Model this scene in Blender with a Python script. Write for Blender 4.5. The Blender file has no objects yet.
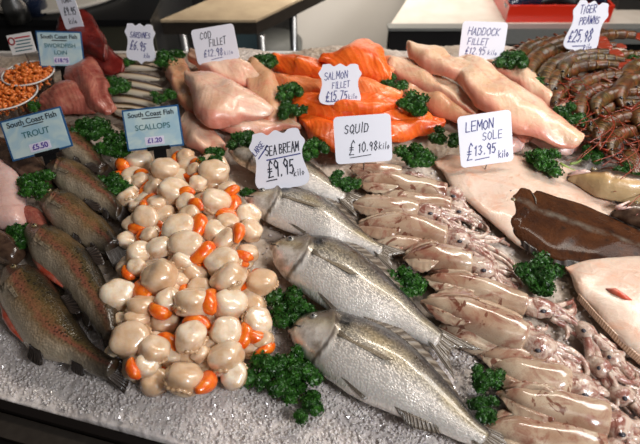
import bpy, math, random
import numpy as np
from mathutils import Vector, Matrix, noise
PI = math.pi
sc = bpy.context.scene
COL = sc.collection

# ---------------------------------------------------------------- camera, world, lights, exposure
F_PX, CAM_H, PITCH = 554.0, 0.62, math.radians(44.0)
cd = bpy.data.cameras.new('camera'); cam = bpy.data.objects.new('camera', cd); COL.objects.link(cam)
cd.sensor_width = 36.0; cd.lens = 36.0 * F_PX / 640.0; cd.clip_start = 0.02; cd.clip_end = 60
cam.location = (0, 0, CAM_H); cam.rotation_euler = (PI/2 - PITCH, 0, 0)
cd.dof.use_dof = True; cd.dof.focus_distance = 0.80; cd.dof.aperture_fstop = 5.6
sc.camera = cam
w = bpy.data.worlds.new('world'); sc.world = w; w.use_nodes = True
bg = w.node_tree.nodes['Background']; bg.inputs[0].default_value = (1.0, 0.96, 0.92, 1); bg.inputs[1].default_value = 0.05
def area(name, loc, target, sx, sy, power, col):
    l = bpy.data.lights.new(name, 'AREA'); l.shape = 'RECTANGLE'; l.size = sx; l.size_y = sy; l.energy = power; l.color = col
    o = bpy.data.objects.new(name, l); COL.objects.link(o); o.location = loc
    o.rotation_euler = (Vector(target) - Vector(loc)).to_track_quat('-Z', 'Y').to_euler(); return o
area('shop_window_daylight', (1.35, 1.15, 1.3), (0.4, 0.68, 0), 0.7, 0.6, 16, (1.0, 0.97, 0.93))
fl = area('shop_front_daylight', (1.15, -0.55, 1.35), (0.50, 0.72, 0), 0.5, 0.4, 7.5, (0.97, 0.98, 1.0)); fl.data.spread = math.radians(75)
area('ceiling_strip_light', (0.6, 1.35, 1.35), (0.3, 0.65, 0), 0.9, 0.12, 11, (1.0, 0.90, 0.78))
area('ceiling_strip_light_front', (0.7, -0.2, 1.9), (0.35, 0.7, 0), 1.2, 0.3, 3, (1.0, 0.94, 0.86))
rl = area('back_wall_fill', (0.1, 1.7, 0.75), (0.05, 2.6, -0.1), 1.0, 0.2, 14, (1.0, 0.95, 0.88)); rl.data.spread = math.radians(110)  # fill lamp added low down to brighten the back wall, no real fitting
sc.view_settings.view_transform = 'Standard'; sc.view_settings.look = 'None'
sc.view_settings.gamma = 1.0; sc.view_settings.use_curve_mapping = False
sc.view_settings.exposure = 0.0

# ---------------------------------------------------------------- geometry helpers
FW = Vector((0, math.cos(PITCH), -math.sin(PITCH))); UP = Vector((0, math.sin(PITCH), math.cos(PITCH)))
MOUNDS = []                     # (cx, cy, rx, ry, height) of the ice under the heaps, in metres
def mound(x, y):
    h = 0.0
    for cx, cy, rx, ry, hh in MOUNDS:
        d = ((x-cx)/rx)**2 + ((y-cy)/ry)**2
        if d < 6: h = max(h, hh*math.exp(-d*d*0.7))
    return h
def ray(px, py): return FW + UP*(-(py-222)/F_PX) + Vector(((px-320)/F_PX, 0, 0))
def P(px, py, z=0.0):           # point of the scene at height z above the slab
    d = ray(px, py); t = (z-CAM_H)/d.z
    return Vector((d.x*t, d.y*t, z))
def Q(px, py, dz=0.0):          # the same, dz above the mounded ice
    z = dz
    for _ in range(5):
        p = P(px, py, z); z = mound(p.x, p.y)+dz
    return P(px, py, z)
def pxm(px, py, z=0.0):         # metres per pixel there
    return Vector(P(px, py, z)-cam.location).dot(FW)/F_PX
for cx, cy, rx, ry, hh in ((185, 270, 62, 105, .022), (225, 100, 60, 50, .03), (350, 95, 75, 48, .035), (485, 92, 85, 50, .035),
                           (600, 95, 75, 60, .03), (85, 95, 60, 35, .02), (140, 85, 30, 25, .02)):
    c = P(cx, cy); a = P(cx+rx, cy); b = P(cx, cy-ry)
    MOUNDS.append((c.x, c.y, (a-c).length, (b-c).length, hh))

def tag(o, label, cat, group=None, kind=None):
    if label: o['label'] = label
    if cat: o['category'] = cat
    if group: o['group'] = group
    if kind: o['kind'] = kind
    return o
def thing(name, label, cat, loc=(0, 0, 0), group=None, kind=None):
    o = bpy.data.objects.new(name, None); COL.objects.link(o); o.location = loc; o.empty_display_size = .02
    return tag(o, label, cat, group, kind)
def mk(name, verts, faces, mt, parent=None, uv=None, smooth=True, center=True):
    V = np.array([tuple(v) for v in verts], dtype=float)
    if center:
        off = V.mean(axis=0)
        if parent is None: off[2] = V[:, 2].min()
    else: off = np.zeros(3)
    m = bpy.data.meshes.new(name)
    m.from_pydata([tuple(r) for r in (V-off)], [], faces)
    if uv is not None:
        lay = m.uv_layers.new(name='UVMap')
        li = np.zeros(len(m.loops), dtype=np.int32); m.loops.foreach_get('vertex_index', li)
        U = np.array(uv, dtype=np.float32)[li]; lay.data.foreach_set('uv', U.ravel())
    if smooth: m.polygons.foreach_set('use_smooth', [True]*len(m.polygons))
    m.materials.append(mt); m.update()
    o = bpy.data.objects.new(name, m); COL.objects.link(o)
    if parent is not None:
        o.parent = parent; o.location = Vector(off) - world_loc(parent)
    else: o.location = off
    return o
def world_loc(o):
    l = Vector(o.location); q = o.parent
    while q is not None: l = l + Vector(q.location); q = q.parent
    return l
def copy_tree(o, parent=None):
    c = o.copy(); COL.objects.link(c); c.parent = parent
    for ch in list(o.children): copy_tree(ch, c)
    return c
class MB:
    def __init__(s): s.v = []; s.f = []; s.uv = []
    def add(s, v, f, uv=None):
        n = len(s.v); s.v += [tuple(x) for x in v]; s.f += [tuple(i+n for i in q) for q in f]
        s.uv += list(uv) if uv is not None else [(0, 0)]*len(v)
    def box(s, x0, x1, y0, y1, z0, z1):
        s.add([(x0,y0,z0),(x1,y0,z0),(x1,y1,z0),(x0,y1,z0),(x0,y0,z1),(x1,y0,z1),(x1,y1,z1),(x0,y1,z1)],
              [(0,3,2,1),(4,5,6,7),(0,1,5,4),(1,2,6,5),(2,3,7,6),(3,0,4,7)])
    def prism(s, pts, z0, z1):      # pts anticlockwise in plan
        n = len(pts)
        s.add([(p[0], p[1], z0) for p in pts]+[(p[0], p[1], z1) for p in pts],
              [tuple(range(n-1, -1, -1)), tuple(range(n, 2*n))]+[(i, (i+1) % n, n+(i+1) % n, n+i) for i in range(n)])
    def tube(s, pts, rad, k=8):
        pts = [Vector(p) for p in pts]; n = len(pts)
        if not hasattr(rad, '__len__'): rad = [rad]*n
        v = []; uv = []; nrm = None
        for i, p in enumerate(pts):
            d = (pts[min(i+1, n-1)]-pts[max(i-1, 0)]).normalized()
            if nrm is None: nrm = d.orthogonal().normalized()
            nrm = (nrm - d*nrm.dot(d)).normalized(); b = d.cross(nrm)
            for j in range(k):
                a = 2*PI*j/k; v.append(p+(nrm*math.cos(a)+b*math.sin(a))*rad[i]); uv.append((i/max(1, n-1), j/k))
        f = [(i*k+j, i*k+(j+1) % k, (i+1)*k+(j+1) % k, (i+1)*k+j) for i in range(n-1) for j in range(k)]
        f += [tuple(range(k-1, -1, -1)), tuple((n-1)*k+j for j in range(k))]
        s.add(v, f, uv)
    def ball(s, c, rx, ry, rz, nu=14, nv=9, fn=None):
        v = []; uv = []
        for i in range(nv+1):
            th = PI*i/nv
            for j in range(nu):
                ph = 2*PI*j/nu; d = Vector((math.sin(th)*math.cos(ph), math.sin(th)*math.sin(ph), math.cos(th)))
                k = fn(d) if fn else 1.0
                v.append((c[0]+d.x*rx*k, c[1]+d.y*ry*k, c[2]+d.z*rz*k)); uv.append((j/nu, i/nv))
        f = [(i*nu+j, (i+1)*nu+j, (i+1)*nu+(j+1) % nu, i*nu+(j+1) % nu) for i in range(nv) for j in range(nu)]
        s.add(v, f, uv)
    def build(s, name, mt, parent=None, smooth=False, center=True):
        return mk(name, s.v, s.f, mt, parent, s.uv, smooth, center)

def catmull(pts, n):
    """resample a list of equal-length tuples to n samples, evenly in index"""
    A = np.array(pts, dtype=float); m = len(A)
    if m == 2:
        t = np.linspace(0, 1, n)[:, None]; return A[0]*(1-t)+A[1]*t
    out = []
    for s in np.linspace(0, m-1, n):
        i = min(int(s), m-2); t = s-i
        p1, p2 = A[i], A[i+1]; p0 = A[i-1] if i > 0 else 2*p1-p2; p3 = A[i+2] if i+2 < m else 2*p2-p1
        out.append(0.5*((2*p1)+(-p0+p2)*t+(2*p0-5*p1+4*p2-p3)*t*t+(-p0+3*p1-3*p2+p3)*t**3))
    return np.array(out)

class Strap:
    """soft body lofted along a spine; rows = (centre xyz, half-width vector xyz, thickness)"""
    def __init__(s, rows, nseg=30, nring=22, sq=2.3, under=.3, cap=(.6, .6), relief=None, rough=0.0, seed=0, rfreq=40):
        R = catmull(rows, nseg)
        C = [Vector(r[:3]) for r in R]; W = [Vector(r[3:6]) for r in R]; T = [max(1e-5, r[6]) for r in R]
        def capping(c, wv, t, d, k):
            out = []; r = wv.length*k
            for a in (22, 45, 64, 80, 90):
                a = math.radians(a); out.append((c+d*r*math.sin(a), wv*max(.02, math.cos(a)), t*max(.02, math.cos(a))))
            return out
        rows2 = [(C[i], W[i], T[i]) for i in range(nseg)]
        if cap[0]: rows2 = capping(C[0], W[0], T[0], (C[0]-C[1]).normalized(), cap[0])[::-1]+rows2
        if cap[1]: rows2 = rows2+capping(C[-1], W[-1], T[-1], (C[-1]-C[-2]).normalized(), cap[1])
        s.rows = rows2; n = len(rows2); L = [0]
        for i in range(1, n): L.append(L[-1]+(rows2[i][0]-rows2[i-1][0]).length)
        s.L = L; s.length = L[-1]
        s.sq = sq; s.relief = relief; s.k = nring; s.v = []; s.uv = []
        for i, (c, wv, t) in enumerate(rows2):
            u = L[i]/L[-1]
            for j in range(nring):
                a = 2*PI*j/nring; x = math.copysign(abs(math.cos(a))**(2/sq), math.cos(a)); z = math.copysign(abs(math.sin(a))**(2/sq), math.sin(a))
                v = (x+1)/2
                zz = z*t if z > 0 else z*t*under
                if relief and z > 0: zz += relief(u, v)*min(1, z*1.6)
                p = c+wv*x+Vector((0, 0, zz))
                if rough:
                    q = p*rfreq+Vector((seed*3.7, seed, 0)); p = p+Vector((noise.noise(q), noise.noise(q+Vector((9, 3, 1))), noise.noise(q+Vector((4, 7, 8)))))*rough+Vector((0, 0, noise.noise(q*2.4)*rough*.35))
                s.v.append(p); s.uv.append((u, v))
        k = nring
        s.f = [(i*k+j, i*k+(j+1) % k, (i+1)*k+(j+1) % k, (i+1)*k+j) for i in range(n-1) for j in range(k)]
        s.f += [tuple(range(k)), tuple((n-1)*k+j for j in range(k-1, -1, -1))]
        # outward check
        a, b, c_ = (s.v[q] for q in s.f[(n//2)*k+k//4][:3])
        if (b-a).cross(c_-a).z < 0: s.f = [tuple(reversed(q)) for q in s.f]
    def at(s, u, v):
        x = u*s.length; i = max(1, min(len(s.L)-1, next((q for q in range(len(s.L)) if s.L[q] >= x), len(s.L)-1)))
        f = (x-s.L[i-1])/max(1e-6, s.L[i]-s.L[i-1]); (c0, w0, t0), (c1, w1, t1) = s.rows[i-1], s.rows[i]
        c = c0.lerp(c1, f); wv = w0.lerp(w1, f); t = t0*(1-f)+t1*f; xx = max(-.999, min(.999, 2*v-1))
        z = (1-abs(xx)**s.sq)**(1/s.sq)*t
        if s.relief: z += s.relief(u, v)*min(1, z/max(t, 1e-6)*1.6)
        return c+wv*xx+Vector((0, 0, z))
    def build(s, name, mt, parent=None): return mk(name, s.v, s.f, mt, parent, s.uv, True)

def rows_px(st, z0, T, tpow=.7, lift=None):
    """stations traced as (ax,ay,bx,by) edge pairs; z0 = height above the ice of the underside"""
    wm = 0; tmp = []
    for i, q in enumerate(st):
        zb = z0 + (lift[i] if lift else 0)
        a = Q(q[0], q[1], zb+T*.35); b = Q(q[2], q[3], zb+T*.35); zc = (a.z+b.z)/2; k_ = .15*(a.y-b.y)/max(1e-6, (a-b).length)
        tl_ = T*min(1, (a-b).length/(1.3*T))
        a = P(q[0], q[1], a.z+tl_*k_); b = P(q[2], q[3], b.z-tl_*k_); a.z = b.z = zc; tmp.append((a, b)); wm = max(wm, (a-b).length)
    out = []
    for (a, b) in tmp:
        t = T*(((a-b).length/wm)**tpow); c = (a+b)/2; h = (b-a)/2
        out.append((c.x, c.y, c.z, h.x, h.y, h.z, t*.8))
    return out
def strap_px(st, z0, T, **kw):
    tpow = kw.pop('tpow', .7); lift = kw.pop('lift', None)
    return Strap(rows_px(st, z0, T, tpow, lift), **kw)

def fin(name, base, tip, mt, parent, th=.0007, n=14, m=5, wav=.0008):
    """thin solid fin between a base line and a tip line of 3-D points"""
    B = catmull([tuple(p) for p in base], n); Tt = catmull([tuple(p) for p in tip], n); v = []; uv = []
    for side in (1, -1):
        for i in range(n):
            for j in range(m):
                f = j/(m-1); p = B[i]*(1-f)+Tt[i]*f
                p = p+np.array([0, 0, wav*math.sin(i*2.3)*f+side*th*(1-.6*f)]); v.append(tuple(p)); uv.append((i/(n-1), f))
    o = n*m; f = []
    for i in range(n-1):
        for j in range(m-1):
            a = i*m+j; f += [(a, a+1, a+m+1, a+m), (o+a, o+a+m, o+a+m+1, o+a+1)]
    rim = [i*m for i in range(n)]+[(n-1)*m+j for j in range(1, m)]+[i*m+m-1 for i in range(n-2, -1, -1)]+[j for j in range(m-2, 0, -1)]
    for q in range(len(rim)): a, b = rim[q], rim[(q+1) % len(rim)]; f.append((a, b, o+b, o+a))
    return mk(name, v, f, mt, parent, uv, True)
def eye_on(sp, u, v, r, parent, iris):
    p = sp.at(u, v); m = MB(); m.ball(p, r, r, r*.55); e = m.build('eye', iris, parent, True)
    m = MB(); m.ball(p+Vector((0, 0, r*.22)), r*.55, r*.55, r*.42); m.build('pupil', M['pupil'], e, True)

# ---------------------------------------------------------------- materials
M = {}
class NT:
    def __init__(s, name):
        s.m = bpy.data.materials.new(name); s.m.use_nodes = True; s.t = s.m.node_tree; s.b = s.t.nodes['Principled BSDF']; M[name] = s.m
        s.co = None
    def n(s, ty, **kw):
        x = s.t.nodes.new(ty)
        for k, v in kw.items(): setattr(x, k, v)
        return x
    def L(s, a, b): s.t.links.new(a, b)
    def put(s, sock, v):
        if isinstance(v, bpy.types.NodeSocket): s.L(v, sock)
        elif isinstance(v, (tuple, list)): sock.default_value = tuple(v)+((1,) if len(v) == 3 and len(sock.default_value) == 4 else ())
        else: sock.default_value = v
    def coord(s):
        if s.co is None:
            tc = s.n('ShaderNodeTexCoord'); oi = s.n('ShaderNodeObjectInfo'); mm = s.n('ShaderNodeMath', operation='MULTIPLY'); s.L(oi.outputs['Random'], mm.inputs[0]); mm.inputs[1].default_value = 37.0
            va = s.n('ShaderNodeVectorMath', operation='ADD'); s.L(tc.outputs['Object'], va.inputs[0]); s.L(mm.outputs[0], va.inputs[1]); s.co = va.outputs[0]
        return s.co
    def rnd(s): return s.n('ShaderNodeObjectInfo').outputs['Random']
    def uv(s):
        u = s.n('ShaderNodeUVMap'); u.uv_map = 'UVMap'; sp = s.n('ShaderNodeSeparateXYZ'); s.L(u.outputs[0], sp.inputs[0]); return u.outputs[0], sp.outputs[0], sp.outputs[1]
    def scale(s, vec, sc_):
        x = s.n('ShaderNodeVectorMath', operation='MULTIPLY'); s.L(vec, x.inputs[0]); x.inputs[1].default_value = sc_; return x.outputs[0]
    def noise(s, scale, detail=3, rough=.55, vec=None, dist=0.0):
        x = s.n('ShaderNodeTexNoise'); s.L(vec or s.coord(), x.inputs['Vector']); x.inputs['Scale'].default_value = scale
        x.inputs['Detail'].default_value = detail; x.inputs['Roughness'].default_value = rough; x.inputs['Distortion'].default_value = dist; return x.outputs['Fac']
    def vor(s, scale, vec=None, feature='F1', out='Distance'):
        x = s.n('ShaderNodeTexVoronoi', feature=feature); s.L(vec or s.coord(), x.inputs['Vector']); x.inputs['Scale'].default_value = scale; return x.outputs[out]
    def ramp(s, fac, stops):
        x = s.n('ShaderNodeValToRGB'); s.L(fac, x.inputs[0]); e = x.color_ramp.elements
        e[1].position = stops[-1][0]; e[0].position = stops[0][0]
        for p, c in stops[1:-1]: e.new(p)
        for i_, (p, c) in enumerate(stops): e[i_].color = (c, c, c, 1) if not isinstance(c, tuple) else tuple(c)+(1,)
        return x.outputs[0]
    def mix(s, fac, a, b, mode='MIX'):
        x = s.n('ShaderNodeMix', data_type='RGBA', blend_type=mode); s.put(x.inputs[0], fac); s.put(x.inputs[6], a); s.put(x.inputs[7], b); return x.outputs[2]
    def math(s, op, a, b=0.0, c=None):
        x = s.n('ShaderNodeMath', operation=op); s.put(x.inputs[0], a); s.put(x.inputs[1], b)
        if c is not None: s.put(x.inputs[2], c)
        return x.outputs[0]
    def bump(s, h, strength=.4, dist=.001, prev=None):
        x = s.n('ShaderNodeBump'); s.L(h, x.inputs['Height']); x.inputs['Strength'].default_value = strength; x.inputs['Distance'].default_value = dist
        if prev is not None: s.L(prev, x.inputs['Normal'])
        return x.outputs[0]
    def fin(s, col, rough=.4, normal=None, sss=0.0, ssr=(.01, .006, .004), metal=0.0, coat=0.0, spec=.5, trans=0.0, alpha=None, coatr=.08):
        b = s.b.inputs; s.put(b['Base Color'], col); s.put(b['Roughness'], rough); b['Metallic'].default_value = metal
        b['Specular IOR Level'].default_value = spec; b['Subsurface Weight'].default_value = sss; b['Subsurface Radius'].default_value = ssr; b['Subsurface Scale'].default_value = 1.0
        b['Coat Weight'].default_value = coat; b['Coat Roughness'].default_value = coatr; b['Transmission Weight'].default_value = trans
        if normal is not None: s.L(normal, b['Normal'])
        if alpha is not None: s.put(b['Alpha'], alpha)
        return s.m
def srgb(r, g, b):
    f = lambda c: (c/255/12.92) if c/255 < .04045 else ((c/255+.055)/1.055)**2.4
    return (f(r), f(g), f(b))
def plain(name, col, rough=.5, **kw):
    t = NT(name); return t.fin(srgb(*col), rough, **kw)
plain('pupil', (12, 12, 16), .08, coat=1)
plain('steel', (150, 150, 150), .32, metal=1.0)
plain('black_plastic', (14, 14, 15), .35)
plain('ink_black', (30, 32, 52), .6); plain('ink_blue', (58, 62, 130), .6); plain('ink_red', (190, 45, 55), .6); plain('ink_purple', (88, 60, 160), .6)
plain('print_black', (25, 40, 52), .55); plain('print_teal', (52, 108, 116), .55)
plain('card_white', (236, 236, 246), .32, coat=.4); plain('card_plain', (232, 230, 228), .4); plain('card_border', (42, 92, 140), .35); plain('price_patch', (232, 228, 246), .4)
t = NT('card_blue'); t.fin(t.mix(t.ramp(t.noise(28, 3, .5, dist=1.5), [(.38, 0.), (.62, 1.)]), srgb(172, 206, 222), srgb(206, 226, 226)), .3, coat=.5)
# bream
t = NT('bream_skin'); uvv, u, v = t.uv()
base = t.ramp(v, [(0, srgb(244, 236, 228)), (.36, srgb(236, 226, 216)), (.54, srgb(192, 180, 158)), (.66, srgb(140, 128, 112)), (.8, srgb(74, 68, 66)), (1, srgb(62, 60, 62))])
sv = t.scale(uvv, (92, 44, 1)); cells = t.vor(1.0, sv); cn = t.ramp(cells, [(.0, 1.), (.38, .78), (.62, .3)])
hm = t.ramp(u, [(.235, 0.), (.27, 1.)])
scol = t.mix(t.math('MULTIPLY', hm, t.ramp(v, [(.1, .15), (.5, .75)])), base, t.mix(1.0, base, t.ramp(cells, [(.1, srgb(255, 255, 255)), (.45, srgb(205, 205, 205)), (.7, srgb(110, 110, 115))]), 'MULTIPLY'))
gold = t.math('MULTIPLY', t.ramp(t.noise(22, 2), [(.45, 0.), (.7, .55)]), t.ramp(v, [(.3, 0.), (.55, 1.), (.85, 0.)]))
scol = t.mix(gold, scol, srgb(176, 152, 98))
blot = t.math('MULTIPLY', t.ramp(t.math('ABSOLUTE', t.math('SUBTRACT', u, .265)), [(.02, 1.), (.05, 0.)]), t.ramp(t.math('ABSOLUTE', t.math('SUBTRACT', v, .72)), [(.07, 1.), (.18, 0.)]))
scol = t.mix(blot, scol, srgb(24, 22, 22))
gx = t.math('ABSOLUTE', t.math('SUBTRACT', u, t.math('MULTIPLY_ADD', t.math('POWER', t.math('ABSOLUTE', t.math('SUBTRACT', v, .45)), 2.0), -.3, .24)))
scol = t.mix(t.math('MULTIPLY', t.ramp(gx, [(.003, 1.), (.014, 0.)]), .85), scol, srgb(62, 48, 40))  # shade in the gill cover crease, painted into the skin as a dark line
scol = t.mix(t.math('MULTIPLY', t.ramp(u, [(.2, 1.), (.26, 0.)]), t.ramp(t.noise(45, 4, .65), [(.42, 0.), (.62, .65)])), scol, srgb(120, 96, 64))
scol = t.mix(t.math('MULTIPLY', t.ramp(u, [(.14, 1.), (.25, 0.)]), t.ramp(v, [(.6, 0.), (.85, .8)])), scol, srgb(58, 50, 46))
nb = t.bump(t.noise(60, 4), .4, .002, t.bump(t.math('MULTIPLY', cn, hm), .5, .001))
t.fin(scol, t.ramp(t.noise(60, 2), [(.3, .22), (.7, .4)]), nb, metal=.25, coat=.55, sss=.08)
# trout
t = NT('trout_skin'); uvv, u, v = t.uv()
vv = t.math('ADD', v, t.math('MULTIPLY', t.math('SUBTRACT', t.noise(70, 5, .75), .5), .42))
base = t.ramp(vv, [(0, srgb(200, 184, 158)), (.22, srgb(166, 148, 126)), (.36, srgb(120, 98, 72)), (.46, srgb(130, 76, 60)), (.56, srgb(112, 74, 50)), (.64, srgb(78, 64, 36)), (.82, srgb(48, 38, 22)), (1, srgb(32, 26, 16))])
sp = t.math('MULTIPLY', t.ramp(t.vor(210), [(.26, 1.), (.4, 0.)]), t.ramp(v, [(.3, .2), (.5, 1.)]))
c = t.mix(t.math('MULTIPLY', sp, .8), base, srgb(24, 20, 14))
c = t.mix(t.math('MULTIPLY', t.ramp(u, [(.76, 0.), (.96, 1.)]), .85), c, srgb(26, 18, 15))
c = t.mix(t.math('MULTIPLY', t.ramp(u, [(.12, 1.), (.2, 0.)]), .6), c, srgb(72, 50, 36))
c = t.mix(t.math('MULTIPLY', t.ramp(t.noise(14, 3), [(.5, 0.), (.72, .5)]), 1.0), c, srgb(130, 100, 62))
t.fin(c, .28, t.bump(t.vor(330), .6, .0012), coat=.4, sss=.05)
t = NT('trout_belly_flesh'); t.fin(t.mix(t.ramp(t.noise(60, 3), [(.4, 0.), (.6, 1.)]), srgb(196, 78, 52), srgb(206, 120, 100)), .3, coat=.5, sss=.2)
t = NT('fin_dark'); uvv, u, v = t.uv(); wv = t.math('SINE', t.math('MULTIPLY', u, 90.0)); t.fin(t.mix(t.ramp(wv, [(.2, 0.), (.8, 1.)]), srgb(36, 28, 24), srgb(66, 54, 46)), .35, t.bump(wv, .5, .0008), coat=.3)
t = NT('fin_grey'); uvv, u, v = t.uv(); wv = t.math('SINE', t.math('MULTIPLY', u, 80.0)); t.fin(t.mix(t.ramp(wv, [(.2, 0.), (.8, 1.)]), srgb(86, 74, 62), srgb(136, 124, 110)), .3, t.bump(wv, .6, .0008), coat=.4)
plain('iris_gold', (120, 104, 70), .15, coat=1); plain('iris_squid', (44, 40, 48), .35)
t = NT('fin_pale'); uvv, u, v = t.uv(); wv = t.math('SINE', t.math('MULTIPLY', u, 50.0)); t.fin(t.mix(t.ramp(wv, [(.2, 0.), (.8, 1.)]), srgb(128, 110, 88), srgb(182, 168, 146)), .3, t.bump(wv, .6, .0008), coat=.4)
t = NT('sole_fringe'); uvv, u, v = t.uv(); wv = t.math('SINE', t.math('MULTIPLY', u, 260.0)); t.fin(t.mix(t.ramp(wv, [(.2, 0.), (.8, 1.)]), srgb(168, 132, 106), srgb(196, 162, 138)), .3, t.bump(wv, .4, .0005), coat=.4); plain('iris_silver', (120, 116, 108), .15, coat=1, metal=.3)
# white fish fillets
def fillet(name, c1, c2, c3, streak=.5, sss=.35, marks=None):
    t = NT(name); uvv, u, v = t.uv()
    vx = t.math('ABSOLUTE', t.math('SUBTRACT', v, .5)); ch = t.math('MULTIPLY_ADD', vx, -.35, u)
    w_ = t.math('SINE', t.math('ADD', t.math('MULTIPLY', ch, 85.0), t.math('MULTIPLY', t.noise(25, 2), 9.0)))
    c = t.mix(t.ramp(t.noise(16, 4, .6, dist=.6), [(.35, 0.), (.65, 1.)]), srgb(*c1), srgb(*c2))
    c = t.mix(t.math('MULTIPLY', t.ramp(t.noise(30, 4, .6, dist=1.0), [(.5, 0.), (.72, 1.)]), .7), c, srgb(*c3))
    c = t.mix(t.math('MULTIPLY', t.ramp(w_, [(.75, 0.), (1, 1.)]), streak*.45), c, srgb(*(min(255, q+18) for q in c1)))
    ml = t.ramp(vx, [(.006, 1.), (.03, 0.)]); c = t.mix(t.math('MULTIPLY', ml, .3), c, srgb(*c3))
    c = t.mix(t.math('MULTIPLY', t.ramp(t.math('ADD', vx, t.math('MULTIPLY', t.noise(20, 3), .16)), [(.40, 0.), (.56, 1.)]), .7 if name in ('haddock_flesh', 'cod_flesh', 'cod_skin_side') else 0.0), c, srgb(*(int(q*k_) for q, k_ in zip(c3, (1.0, .86, .84)))))
    if marks: c = t.mix(t.ramp(t.noise(marks[1], 2), [(marks[2], 0.), (marks[2]+.05, 1.)]), c, srgb(*marks[0]))
    nb = t.bump(w_, .18*streak, .001); nb = t.bump(t.noise(38, 5, .6, dist=.8), .6, .004, nb)
    t.fin(c, t.ramp(t.noise(45, 2), [(.3, .24), (.7, .46)]), nb, sss=sss, ssr=(.012, .006, .004), coat=.35, coatr=.15)
fillet('haddock_flesh', (222, 192, 164), (216, 172, 136), (210, 132, 112))
fillet('cod_flesh', (228, 192, 168), (220, 172, 142), (212, 134, 116))
fillet('cod_skin_side', (214, 164, 128), (198, 148, 108), (206, 130, 100))
fillet('salmon_flesh', (240, 112, 36), (230, 88, 20), (206, 64, 14), streak=1.0, sss=.3)
fillet('salmon_pale', (238, 140, 84), (232, 116, 56), (240, 170, 130), streak=1.0)
fillet('tuna_flesh', (112, 24, 18), (78, 15, 13), (132, 44, 34), streak=.3, sss=.15)
fillet('swordfish_flesh', (168, 96, 80), (136, 60, 52), (190, 130, 106), streak=.8, sss=.2)
fillet('pale_pink_flesh', (222, 188, 180), (214, 172, 160), (206, 150, 140), streak=.2)
fillet('sole_underside', (212, 190, 172), (204, 172, 152), (208, 148, 116), streak=.15, sss=.25)
fillet('sole_pale_side', (208, 176, 156), (196, 160, 138), (198, 136, 108), streak=.15, sss=.25)
t = NT('sole_brown'); c = t.mix(t.ramp(t.noise(26, 5, .65, dist=.5), [(.35, 0.), (.65, 1.)]), srgb(50, 24, 9), srgb(78, 42, 17)); c = t.mix(t.ramp(t.vor(60), [(.12, .7), (.3, 0.)]), c, srgb(36, 22, 14))
uvv, u, v = t.uv(); c = t.mix(t.math('MULTIPLY', t.ramp(t.math('ABSOLUTE', t.math('SUBTRACT', v, .56)), [(.01, 1.), (.07, 0.)]), t.ramp(t.noise(60, 3), [(.35, 0.), (.6, .55)])), c, srgb(120, 112, 100))
t.fin(c, .5, t.bump(t.noise(190, 4, .75), 1.0, .004), coat=.12, coatr=.1, spec=.1)
t = NT('squid_skin'); uvv, u, v = t.uv()
pat = t.ramp(t.noise(26, 5, .65, dist=1.4, vec=t.scale(t.coord(), (1, 1, .5))), [(.48, 0.), (.62, 1.)])
c = t.mix(t.ramp(t.noise(14, 3), [(.4, 0.), (.65, 1.)]), srgb(190, 168, 144), srgb(156, 122, 98))
c = t.mix(t.math('MULTIPLY', pat, .8), c, srgb(138, 84, 68)); fine = t.ramp(t.vor(700), [(.15, .55), (.32, 0.)]); c = t.mix(fine, c, srgb(124, 74, 66))
c = t.mix(t.ramp(t.noise(22, 4, .6, dist=2.0), [(.59, 0.), (.62, .85)]), c, srgb(104, 50, 34))
t.fin(c, .2, t.bump(t.noise(60, 4), .35, .0018), sss=.2, ssr=(.008, .005, .004), coat=.7)
t = NT('squid_arm'); c = t.mix(t.ramp(t.noise(60, 4, .6, dist=1), [(.42, 0.), (.6, 1.)]), srgb(196, 174, 158), srgb(134, 84, 72)); t.fin(c, .2, t.bump(t.vor(420), .5, .001), sss=.25, coat=.7)
t = NT('scallop_meat'); uvv, u, v = t.uv()
c = t.mix(t.ramp(t.noise(1.5, 4, .6), [(.36, 0.), (.7, 1.)]), srgb(242, 226, 204), srgb(222, 184, 144)); c = t.mix(t.math('MULTIPLY', t.rnd(), .65), c, srgb(212, 168, 126))
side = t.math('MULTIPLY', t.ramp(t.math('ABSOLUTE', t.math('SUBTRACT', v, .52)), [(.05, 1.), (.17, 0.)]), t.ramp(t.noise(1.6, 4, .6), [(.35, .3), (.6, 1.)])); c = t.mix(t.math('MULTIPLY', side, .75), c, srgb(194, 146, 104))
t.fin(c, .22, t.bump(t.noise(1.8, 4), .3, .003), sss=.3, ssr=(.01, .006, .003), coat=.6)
t = NT('scallop_frill'); t.fin(t.mix(t.ramp(t.noise(120, 3), [(.45, 0.), (.65, 1.)]), srgb(208, 172, 134), srgb(150, 110, 80)), .25, sss=.2, coat=.6)
t = NT('scallop_roe'); t.fin(t.mix(t.ramp(t.noise(2, 3), [(.35, 0.), (.65, 1.)]), srgb(246, 130, 32), srgb(230, 84, 14)), .25, t.bump(t.noise(5, 3), .4, .002), sss=.3, coat=.6)
t = NT('prawn_shell'); uvv, u, v = t.uv(); bw = t.math('FRACT', t.math('MULTIPLY', u, 6.3))
c = t.ramp(bw, [(0, srgb(18, 12, 7)), (.12, srgb(30, 20, 11)), (.4, srgb(88, 74, 34)), (.78, srgb(66, 50, 22)), (.94, srgb(150, 124, 72)), (1, srgb(20, 14, 8))]); c = t.mix(t.ramp(t.noise(12, 4), [(.46, 0.), (.62, .75)]), c, srgb(116, 60, 28)); c = t.mix(t.ramp(t.noise(6, 5, .7, dist=1.5), [(.46, 0.), (.58, .8)]), c, srgb(38, 30, 16)); c = t.mix(t.math('MULTIPLY', t.rnd(), .3), c, srgb(96, 34, 18))
t.fin(c, .34, t.bump(t.noise(26, 4), .7, .0014), coat=.1, coatr=.2, spec=.3)
plain('prawn_red', (132, 44, 22), .3, coat=.2); plain('prawn_leg', (112, 52, 26), .35)
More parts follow.
